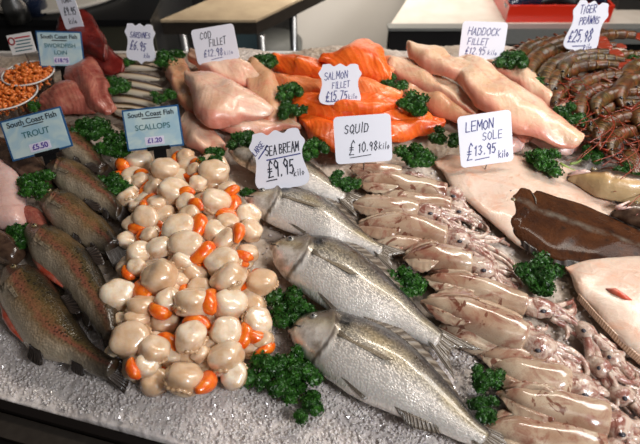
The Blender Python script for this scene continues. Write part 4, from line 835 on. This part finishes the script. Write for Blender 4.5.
PA = [ # px, py, half-width px, height above ice, kind, label
 (128,60,8,.012,2,'small parsley sprig at the foot of the sardine price card'),(168,57,14,.018,1,'parsley sprig between the sardines and the cod at the back'),(114,84,13,.016,1,'parsley sprig to the left of the sardines'),(163,93,10,.020,0,'small parsley sprig at the right ends of the sardines'),
 (90,127,17,.018,1,'parsley sprig behind the small trout, left of two'),(114,142,17,.014,1,'dense parsley left of the scallops price card'),(34,182,17,.022,1,'parsley sprig below the trout price card'),(112,184,16,.014,1,'parsley sprig between the trout and the scallops'),
 (20,234,17,.014,1,'parsley sprig by the heads of the front trout'),(34,104,10,.012,2,'parsley sprig tucked between the orange tubs and the swordfish'),(265,60,13,.020,1,'parsley sprig between the cod and salmon at the back'),(291,89,13,.024,1,'upper parsley sprig left of the salmon card'),
 (291,108,14,.022,1,'lower parsley sprig left of the salmon card'),(244,138,14,.024,1,'parsley sprig left of the shield shaped sea bream card, above the hidden bream'),(210,154,14,.022,0,'parsley sprig between the cod and the scallop heap'),(247,192,11,.010,2,'parsley sprig at the left foot of the sea bream card'),
 (314,146,15,.022,1,'parsley sprig right of the sea bream card at the salmon'),(341,181,16,.016,1,'parsley sprig at the pointed ends of the squid'),(396,80,12,.030,0,'small parsley sprig between the salmon and the haddock'),(415,101,16,.030,1,'parsley sprig on the haddock left edge'),
 (417,154,18,.010,1,'parsley sprig between the squid card and the lemon sole card'),(447,134,15,.016,0,'parsley sprig at the upper left of the lemon sole card'),(545,158,18,.012,1,'larger of two parsley sprigs on the pale sole, left one'),(592,151,13,.012,0,'smaller of two parsley sprigs on the pale sole, right one'),
 (573,111,15,.030,0,'parsley sprig on the left side of the prawn heap'),(515,58,15,.018,1,'parsley sprig at the foot of the haddock card'),(541,80,10,.016,2,'parsley sprig between the haddock and the topmost prawns'),(634,58,9,.018,2,'parsley sprig at the back right edge of the prawns'),
 (632,171,14,.022,0,'parsley sprig above the mullet at the right edge'),(407,281,20,.014,1,'round parsley bunch between the bream tail and the squid'),(291,306,25,.010,1,'parsley bunch beside the snout of the nearest bream'),(271,370,27,.008,1,'left part of the large parsley on the ice below the scallops'),
 (304,366,25,.010,1,'middle part of the large parsley on the ice, nearest the bream'),(300,399,22,.008,0,'lowest parsley sprig on the open ice'),(487,378,17,.016,1,'upper parsley sprig between the nearest bream and the squid'),(485,408,17,.014,1,'lower parsley sprig between the nearest bream and the squid'),(541,272,24,.014,1,'large parsley bunch between the squid heads and the brown flatfish')]
uP = [False]*3
for i, (x, y, r, dz, k, lab) in enumerate(PA):
    rm = r*pxm(x, y)*(1.3 if x < 200 else 1.16); dz += .012 if y < 200 else .004; p = Q(x, y, dz); o = PSL[k] if not uP[k] else copy_tree(PSL[k]); uP[k] = True
    zb = mound(p.x, p.y)+max(0, dz-.010); hh = rm*1.05; p = P(x, y, zb+hh*.55)
    o.location = (p.x, p.y, zb-hh*.05); o.scale = (rm, rm*1.12, hh); o.rotation_euler = (0, 0, random.uniform(0, 6.28)); tag(o, lab, 'parsley', 'curly parsley garnish')
for i, pts in enumerate((((560, 163, .014), (572, 170, .013), (584, 174, .012)), ((586, 156, .014), (578, 162, .012), (570, 164, .010)))):
    m = MB(); m.tube(catmull([tuple(Q(*q)) for q in pts], 10), .0024, 8); tag(m.build('parsley_stalk', M['parsley_stem'], None, True), ('longer pale green parsley stalk pointing at the mullet snout', 'shorter parsley stalk from the smaller sprig on the sole')[i], 'parsley')
# ---------------------------------------------------------------- tubs of orange seafood
for k, (x, y, rpx, lab) in enumerate(((31, 80, 22, 'round clear tub of orange seafood behind the other, beside the swordfish'), (9, 101, 27, 'round clear tub of orange seafood nearer the trout card at the left edge'))):
    p = Q(x, y, .02); R = rpx*pxm(x, y); zb = mound(p.x, p.y)-.002; root = thing('plastic_tub', lab, 'tub', (p.x, p.y, zb), 'tubs of orange seafood')
    n = 40; prof = [(R*.78, 0), (R*.84, .002), (R*1.0, .034), (R*1.07, .036), (R*1.07, .038), (R*.98, .037), (R*.81, .004), (0.0001, .004)]
    v = []; f = []
    for j, (r, z) in enumerate(prof):
        for i in range(n): a = 2*PI*i/n; v.append((p.x+r*math.cos(a), p.y+r*math.sin(a), zb+z))
    for j in range(len(prof)-1):
        for i in range(n): f.append((j*n+i, j*n+(i+1) % n, (j+1)*n+(i+1) % n, (j+1)*n+i))
    f.append(tuple(range(n-1, -1, -1))); mk('bowl', v, f, M['clear_plastic'], root)
    m = MB(); m.tube([(p.x+R*1.045*math.cos(a), p.y+R*1.045*math.sin(a), zb+.038) for a in np.linspace(0, 2*PI, 41)], .0016, 6); m.build('rim', M['sole_pale_side'] if False else M['tray_white'], root, True)
    m = MB(); rnd = random.Random(k)
    for _ in range(420):
        a = rnd.uniform(0, 6.28); r = R*.92*math.sqrt(rnd.random()); c = Vector((p.x+r*math.cos(a), p.y+r*math.sin(a), zb+.020+.030*rnd.random()*(1-.4*r/R))); d = Vector((rnd.uniform(-1, 1), rnd.uniform(-1, 1), rnd.uniform(-.4, .4))).normalized()
        m.tube([c-d*.006, c+Vector((0, 0, .002)), c+d*.006], [.0015, .0034, .0015], 6)
    tag(m.build('orange_seafood', M['orange_flake'], None, True), 'orange shredded seafood filling the %s tub' % ('farther' if k == 0 else 'nearer'), 'seafood', kind='stuff')

# ---------------------------------------------------------------- price cards
G = {'A': [[(0,0),(2,6),(4,0)],[(.8,2.2),(3.3,2.2)]],'B': [[(0,0),(0,6),(3,5.6),(3.2,4),(0,3.1),(3.7,2.4),(3.5,.4),(0,0)]],'C': [[(3.8,5),(2,6),(.2,4.4),(.2,1.4),(2,0),(3.8,.9)]],'D': [[(0,0),(0,6),(2.6,5.6),(4,3.4),(3,.6),(0,0)]],
'E': [[(3.6,6),(0,6),(0,0),(3.6,0)],[(0,3.1),(3,3.1)]],'F': [[(3.6,6),(0,6),(0,0)],[(0,3.1),(3,3.1)]],'G': [[(3.8,5),(2,6),(.2,4.4),(.2,1.4),(2,0),(3.8,1),(3.8,2.8),(2.2,2.8)]],'H': [[(0,0),(0,6)],[(4,0),(4,6)],[(0,3),(4,3)]],'I': [[(1,0),(1,6)]],
'K': [[(0,0),(0,6)],[(3.6,6),(0,2.6),(3.8,0)]],'L': [[(0,6),(0,0),(3.4,0)]],'M': [[(0,0),(.3,6),(2.2,2),(4.2,6),(4.5,0)]],'N': [[(0,0),(0,6),(3.8,0),(3.8,6)]],'O': [[(2,6),(.1,4.4),(.1,1.5),(2,0),(3.9,1.5),(3.9,4.4),(2,6)]],
'P': [[(0,0),(0,6),(3.4,5.6),(3.6,3.6),(0,2.8)]],'Q': [[(2,6),(.1,4.4),(.1,1.5),(2,0),(3.9,1.5),(3.9,4.4),(2,6)],[(2.4,1.5),(4.3,-.6)]],'R': [[(0,0),(0,6),(3.4,5.6),(3.6,3.8),(0,3),(3.8,0)]],'S': [[(3.7,5.2),(2,6),(.3,5),(.6,3.6),(3.4,2.6),(3.7,1),(2,0),(.1,.8)]],
'T': [[(0,6),(4,6)],[(2,6),(2,0)]],'U': [[(0,6),(0,1.4),(1.8,0),(3.8,1.2),(3.8,6)]],'W': [[(0,6),(1.1,0),(2.4,4),(3.7,0),(4.8,6)]],'Y': [[(0,6),(2,3),(4,6)],[(2,3),(2,0)]],
'0': [[(2,6),(.3,4.4),(.3,1.5),(2,0),(3.7,1.5),(3.7,4.4),(2,6)]],'1': [[(.8,4.8),(2,6),(2,0)]],'2': [[(.3,4.8),(1.8,6),(3.6,5),(3.2,3.2),(.2,0),(3.9,0)]],'3': [[(.3,5.4),(2,6),(3.5,4.8),(1.6,3.2),(3.8,1.8),(2,0),(.2,.8)]],
'4': [[(3,0),(3,6),(.1,1.8),(4,1.8)]],'5': [[(3.6,6),(.6,6),(.4,3.4),(2.4,3.8),(3.7,2),(2.2,0),(.2,.6)]],'6': [[(3.3,5.8),(1,4),(.2,1.8),(1.8,0),(3.6,1.4),(2.4,3.2),(.4,2.2)]],'7': [[(.2,6),(3.8,6),(1.4,0)]],
'8': [[(2,3.2),(.5,4.6),(2,6),(3.5,4.6),(2,3.2),(.2,1.5),(2,0),(3.8,1.5),(2,3.2)]],'9': [[(3.6,4),(2,2.9),(.4,4.4),(1.8,6),(3.6,4.8),(3.2,0)]],'.': [[(.9,.1),(1.1,.5)]],
'£': [[(3.7,5),(2.4,6),(1.3,4.6),(1.4,1.6),(.3,0),(3.9,.1)],[(.2,3),(3,3)],[(.2,2.1),(3,2.1)]],'k': [[(0,0),(0,6)],[(2.6,3.6),(0,1.8),(2.8,0)]],'i': [[(.8,0),(.8,3.5)],[(.8,4.9),(.8,5.3)]],'l': [[(.8,0),(.8,6)]],'o': [[(1.5,3.4),(.2,2),(1.4,0),(2.8,1.6),(1.5,3.4)]]}
WD = {'.': 2.2, 'i': 1.9, 'l': 1.9, 'I': 2.4, 'o': 3.4, 'k': 3.6, 'M': 5, 'W': 5.4, '1': 3.4}
def strokes(s, x, y, h, w=None, rnd=None, slant=.12, turn=0.0):
    """polylines for a handwritten line; w = total width wanted"""
    adv = sum(2.6 if c == ' ' else WD.get(c, 4.4)+1.1 for c in s); sy = h/6; sx = (w/adv) if w else sy*.9; out = []; cx = 0
    for c in s:
        if c == ' ': cx += 2.6; continue
        jy = rnd.uniform(-.3, .3) if rnd else 0; js = rnd.uniform(.9, 1.1) if rnd else 1
        for st in G[c]:
            out.append([(x+(cx+px*js)*sx+slant*(py+jy)*sy, y+(py*js+jy)*sy) for px, py in st])
        cx += WD.get(c, 4.4)+1.1
    if turn:
        ca, sa_ = math.cos(turn), math.sin(turn); out = [[(x+(a-x)*ca-(b-y)*sa_, y+(a-x)*sa_+(b-y)*ca) for a, b in st] for st in out]
    return out
def ribbon(m, pts, wd, z, M4):
    for (x0, y0), (x1, y1) in zip(pts[:-1], pts[1:]):
        L = math.hypot(x1-x0, y1-y0)
        if L < 1e-7: continue
        ux, uy = (x1-x0)/L*wd/2, (y1-y0)/L*wd/2; c = [(x0-ux-uy, y0-uy+ux), (x0-ux+uy, y0-uy-ux), (x1+ux+uy, y1+uy-ux), (x1+ux-uy, y1+uy+ux)]
        m.add([M4 @ Vector((a, b, z+dz)) for dz in (0, .0002) for a, b in c], [(0,3,2,1),(4,5,6,7),(0,1,5,4),(1,2,6,5),(2,3,7,6),(3,0,4,7)])
def round_rect(w, h, r, n=5):
    return [(sx*(w/2-r)+r*math.cos(a0+PI/2*i/n), sy*(h/2-r)+r*math.sin(a0+PI/2*i/n)) for sx, sy, a0 in ((1, 1, 0), (-1, 1, PI/2), (-1, -1, PI), (1, -1, 1.5*PI)) for i in range(n+1)]
SHIELD = [(-.40,.43),(-.24,.44),(-.14,.39),(0,.45),(.14,.39),(.24,.44),(.40,.43),(.44,.33),(.50,.24),(.43,.12),(.42,0),(.45,-.12),(.49,-.28),(.44,-.38),(.30,-.42),(.14,-.42),(.06,-.46),(0,-.50),(-.06,-.46),(-.14,-.42),(-.30,-.42),(-.44,-.38),(-.49,-.28),(-.45,-.12),(-.42,0),(-.43,.12),(-.50,.24),(-.44,.33)]
def extr(m, pts, z0, z1, M4):
    n = len(pts); m.add([M4 @ Vector((p[0], p[1], z0)) for p in pts]+[M4 @ Vector((p[0], p[1], z1)) for p in pts], [tuple(range(n-1, -1, -1)), tuple(range(n, 2*n))]+[(i, (i+1) % n, n+(i+1) % n, n+i) for i in range(n)])
def font_mesh(parts, s, size, x, y, z, M4, mt, name, parent, bold=0.0):
    cu = bpy.data.curves.new('t', 'FONT'); cu.body = s; cu.size = size; cu.align_x = 'CENTER'; cu.align_y = 'CENTER'; cu.extrude = .0001; cu.offset = bold
    ob = bpy.data.objects.new('t', cu); COL.objects.link(ob); me = bpy.data.meshes.new_from_object(ob.evaluated_get(bpy.context.evaluated_depsgraph_get()))
    vs = [M4 @ Vector((v.co.x+x, v.co.y+y, v.co.z+z)) for v in me.vertices]; fs = [tuple(p.vertices) for p in me.polygons]
    bpy.data.objects.remove(ob); bpy.data.curves.remove(cu); bpy.data.meshes.remove(me)
    return mk(name, vs, fs, mt, parent, None, False)
def card(name, lab, cx, cy, wpx, hpx, roll, zb, lean, yaw=0.0, group=None):
    """a card facing the customer; centre px, size px, its lower edge zb above the slab; lean back from vertical"""
    pb = P(cx, cy+hpx*.42, zb); s = (pb-cam.location).dot(FW)/F_PX
    nrm = Vector((math.sin(yaw), -math.cos(lean)*math.cos(yaw), math.sin(lean))).normalized()
    d = ray(cx, cy); t = (pb-cam.location).dot(nrm)/d.dot(nrm); c = cam.location+d*t; s = t/F_PX
    X = Vector((0, 0, 1)).cross(nrm).normalized(); Yv = nrm.cross(X).normalized()
    view = abs(d.normalized().dot(nrm)); R = Matrix((X, Yv, nrm)).transposed().to_4x4(); M4 = Matrix.Translation(c) @ R @ Matrix.Rotation(roll, 4, 'Z')
    w_, h_ = wpx*s, hpx*s/max(.6, abs(Yv.dot(UP)))
    root = thing(name, lab, 'price card', tuple(M4 @ Vector((0, -h_/2, 0))), group)
    return root, M4, w_, h_
def pin(root, M4, h_, zend, x=0.0):
    a = M4 @ Vector((x, -h_*.1, -.0022)); b = M4 @ Vector((x, -h_*.5, -.003)); m = MB()
    m.tube([a, b, (b.x, b.y+.003, min(b.z-.01, zend))], .0012, 8); m.build('pin', M['steel'], root, True)
def outline(shape, w_, h_):
    if shape == 'shield': return [tuple(p[:2]) for p in catmull([(x*w_, y*h_) for x, y in SHIELD]+[(SHIELD[0][0]*w_, SHIELD[0][1]*h_)], 112)[:-1]]
    return round_rect(w_, h_, .08*w_)
def shield_ccw(p): 
    A = sum(p[i][0]*p[(i+1) % len(p)][1]-p[(i+1) % len(p)][0]*p[i][1] for i in range(len(p))); return p if A > 0 else p[::-1]
# name/label, centre, size, roll deg, height, lean deg, shape, lines (text, x, y, h, w, ink), underline
WHITE = [
 ('white shield shaped card reading large sea bream, £9.95', 279.5, 160.5, 56, 66, 8, .045, 32, 'shield', [('LARGE', -.41, .11, .08, .27, 'b', 42), ('SEA BREAM', -.23, .09, .14, .62, 'B', 2), ('£9.95', -.24, -.24, .22, .50, 'k', 4), ('kilo', .22, -.26, .09, .20, 'k', 3)], [(-.22, .03, .38, .06, 'b'), (-.28, -.28, -.10, -.27, 'k'), (-.36, .07, -.17, .24, 'b')]),
 ('white shield shaped card reading salmon fillet, £15.75', 340, 85, 43, 45, 0, .075, 32, 'shield', [('SALMON', -.36, .10, .15, .56, 'b', 6), ('FILLET', -.18, -.08, .13, .42, 'b', 6), ('£15.75', -.33, -.34, .20, .52, 'b', 4), ('kilo', .20, -.30, .10, .22, 'b', 6)], [(-.3, -.36, .1, -.33, 'b')]),
 ('white shield shaped card reading tiger prawns, £25.98', 586, 27, 36, 49, -8, .075, 18, 'shield', [('TIGER', -.30, .20, .13, .46, 'b', 14), ('PRAWNS', -.22, .02, .13, .56, 'b', 12), ('£25.98', -.38, -.30, .2, .66, 'b', 10), ('kilo', .12, -.40, .10, .24, 'b', 10)], [(-.2, -.36, .14, -.32, 'b')]),
 ('white shield shaped card reading sardines, £6.95', 140.5, 43, 30, 38, -4, .05, 22, 'shield', [('SARDINES', -.33, .12, .13, .68, 'b', 0), ('£6.95', -.36, -.16, .20, .54, 'b', -4), ('kilo', .10, -.34, .10, .2, 'b', 0)], []),
 ('white card reading squid, £10.98, in front of the salmon', 363, 139, 57, 46, 4, .050, 32, 'rect', [('SQUID', -.32, .14, .19, .44, 'k', 0), ('£', -.26, -.32, .32, .12, 'k', 0), ('10.98', -.10, -.27, .19, .36, 'k', 3), ('kilo', .27, -.24, .14, .20, 'k', 0)], [(-.24, -.38, .12, -.34, 'k')]),
 ('white card reading lemon sole, £13.95, above the pale sole', 485.5, 139, 53, 50, 8, .045, 30, 'rect', [('LEMON', -.36, .18, .17, .54, 'b', 2), ('SOLE', -.06, -.03, .16, .40, 'b', 4), ('£', -.38, -.36, .30, .12, 'b', 0), ('13.95', -.24, -.30, .19, .44, 'b', 3), ('kilo', .22, -.40, .13, .20, 'b', 2)], [(-.22, -.38, .04, -.36, 'b')]),
 ('white card reading haddock fillet, £12.95, at the back', 483, 40.5, 45, 33, -2, .078, 22, 'rect', [('HADDOCK', -.36, .14, .19, .72, 'b', 0), ('FILLET', -.34, -.12, .17, .46, 'b', 0), ('£12.95', -.37, -.38, .19, .46, 'b', 0), ('kilo', .14, -.38, .13, .22, 'b', 0)], []),
 ('white card reading cod fillet, £12.98, on the cod', 215.5, 44.5, 43, 32, 9, .080, 24, 'rect', [('COD', -.32, .20, .20, .28, 'k', 0), ('FILLET', -.14, -.02, .19, .40, 'k', 0), ('£12.98', -.32, -.30, .2, .46, 'b', -2), ('kilo', .16, -.33, .12, .22, 'b', 0)], [(-.16, -.40, .1, -.38, 'b')]),
 ('pale card with a price of £9.95 at the top left edge', 69, 10, 19, 30, 6, .10, 10, 'rect', [('TUNA', -.26, .20, .16, .56, 'k', 0), ('£9.95', -.30, -.12, .20, .66, 'k', 0), ('kilo', -.20, -.36, .13, .44, 'k', 0)], [])]
for i, (lab, cx, cy, wp, hp, roll, zb, lean, shp, lines, und) in enumerate(WHITE):
    root, M4, w_, h_ = card('price_card', lab, cx, cy, wp, hp, math.radians(roll), zb, math.radians(lean), 0, 'handwritten white price cards'); rnd = random.Random(i)
    m = MB(); extr(m, shield_ccw(outline(shp, w_, h_)), -.0009, .0009, M4); m.build('plate', M['card_white'], root)
    ink = {'k': 'ink_black', 'b': 'ink_blue', 'B': 'ink_black'}
    for nm in ('ink_black', 'ink_blue'):
        m = MB()
        for s, x, y, h, wd, c, tn in lines:
            if ink[c] != nm: continue
            for st in strokes(s, x*w_, y*h_, h*h_, wd*w_, rnd, .15, math.radians(tn)): ribbon(m, st, h_*(.019 if h > .16 else .014 if h > .125 else .010), .0010, M4)
        for x0, y0, x1, y1, c in und:
            if ink[c] == nm: ribbon(m, [(x0*w_, y0*h_), (x1*w_, y1*h_)], h_*.018, .0010, M4)
        if m.v: m.build('lettering', M[nm], root)
    b = M4 @ Vector((0, -h_/2, 0)); pin(root, M4, h_, mound(b.x, b.y)+.004)
BLUE = [('large blue edged printed card reading trout, in a black holder', 36.5, 134, 64, 40, 14, .055, 34, 'TROUT', None, '£5.50'),
        ('blue edged printed card reading scallops, in a black holder', 153, 128, 57, 40, 6, .055, 34, 'SCALLOPS', None, '£1.20'),
        ('blue edged printed card reading swordfish loin, in a black holder', 60.5, 49.5, 45, 33, -1, .060, 26, 'SWORDFISH', 'LOIN', '£18.95')]
for i, (lab, cx, cy, wp, hp, roll, zb, lean, t1, t2, pr_) in enumerate(BLUE):
    root, M4, w_, h_ = card('price_card', lab, cx, cy, wp, hp, math.radians(roll), zb, math.radians(lean), 0, 'printed blue price cards')
    m = MB(); extr(m, round_rect(w_, h_, .01*w_, 2), -.0009, .0006, M4); m.build('border', M['card_border'], root)
    m = MB(); extr(m, round_rect(w_*.945, h_*.92, .01*w_, 2), .0006, .0010, M4); m.build('card_face', M['card_blue'], root)
    font_mesh(None, 'South Coast Fish', w_*.118, 0, h_*.345, .0012, M4, M['print_black'], 'shop_lettering', root, w_*.0022)
    m = MB(); ribbon(m, [(-w_*.16, h_*.245), (w_*.16, h_*.245)], h_*.025, .0010, M4); m.build('small_print', M['print_black'], root)
    if t2: font_mesh(None, t1, w_*.125, 0, h_*.10, .0012, M4, M['print_teal'], 'lettering', root, w_*.001); font_mesh(None, t2, w_*.125, 0, -h_*.09, .0012, M4, M['print_teal'], 'lettering', root, w_*.001)
    else: font_mesh(None, t1, w_*.135, 0, h_*.03, .0012, M4, M['print_teal'], 'lettering', root, w_*.001)
    m = MB(); extr(m, [(p[0], p[1]-h_*.305) for p in round_rect(w_*.34, h_*.2, .01*w_, 2)], .0010, .0012, M4); m.build('price_patch', M['price_patch'], root)
    font_mesh(None, pr_, w_*.115, 0, -h_*.305, .0014, M4, M['ink_purple'], 'price', root, w_*.003)
    hr = thing('card_holder', ('black plastic holder gripping the trout card', 'black plastic holder gripping the scallops card', 'black plastic holder gripping the swordfish card')[i], 'card holder', tuple(M4 @ Vector((0, -h_/2, 0))), 'black card holders')
    ox = w_*(.08 if i == 0 else .05); m = MB(); extr(m, [(p[0]+ox, p[1]-h_*.50) for p in round_rect(w_*.40, h_*.10, .006*w_, 2)], -.005, .003, M4); m.build('clip', M['black_plastic'], hr)
    a = M4 @ Vector((ox, -h_*.50, -.003)); m = MB(); q = MB(); zz = mound(a.x, a.y); hw = w_*.11
    a2 = M4 @ Vector((ox, -h_*.88, -.003))
    extr(q, [(ox-hw, -h_*.50), (ox-hw, -h_*.88), (ox+hw, -h_*.88), (ox+hw, -h_*.50)], -.005, -.001, M4); q.build('stem', M['black_plastic'], hr)
    m.box(a2.x-hw*1.0, a2.x+hw*1.0, a2.y-.010, a2.y+.012, zz-.004, max(zz+.003, a2.z+.002)); m.build('foot', M['black_plastic'], hr)
# small white sign with a red emblem
root, M4, w_, h_ = card('small_sign', 'small white sign with a red ring emblem and text lines by the tubs', 21.5, 43.5, 25, 18, math.radians(9), .09, math.radians(25)); root['category'] = 'sign'
m = MB(); extr(m, round_rect(w_, h_, .01*w_, 2), -.0008, .0008, M4); m.build('plate', M['card_plain'], root)
m = MB(); cx0, cy0 = -w_*.36, h_*.18; pts = [(cx0+h_*.15*math.cos(a), cy0+h_*.17*math.sin(a)) for a in np.linspace(0, 2*PI, 19)]; ribbon(m, pts, h_*.07, .0009, M4); ribbon(m, [(-w_*.18, h_*.30), (w_*.40, h_*.30)], h_*.07, .0009, M4); m.build('red_emblem', M['ink_red'], root)
m = MB()
for k, yy in enumerate((.14, -.02, -.18, -.34)): ribbon(m, [(-w_*(.18 if k < 2 else .30), h_*yy), (w_*(.40-.06*(k % 2)), h_*yy)], h_*.055, .0009, M4)
m.build('text_lines', M['print_teal'], root); pin(root, M4, h_, .004)
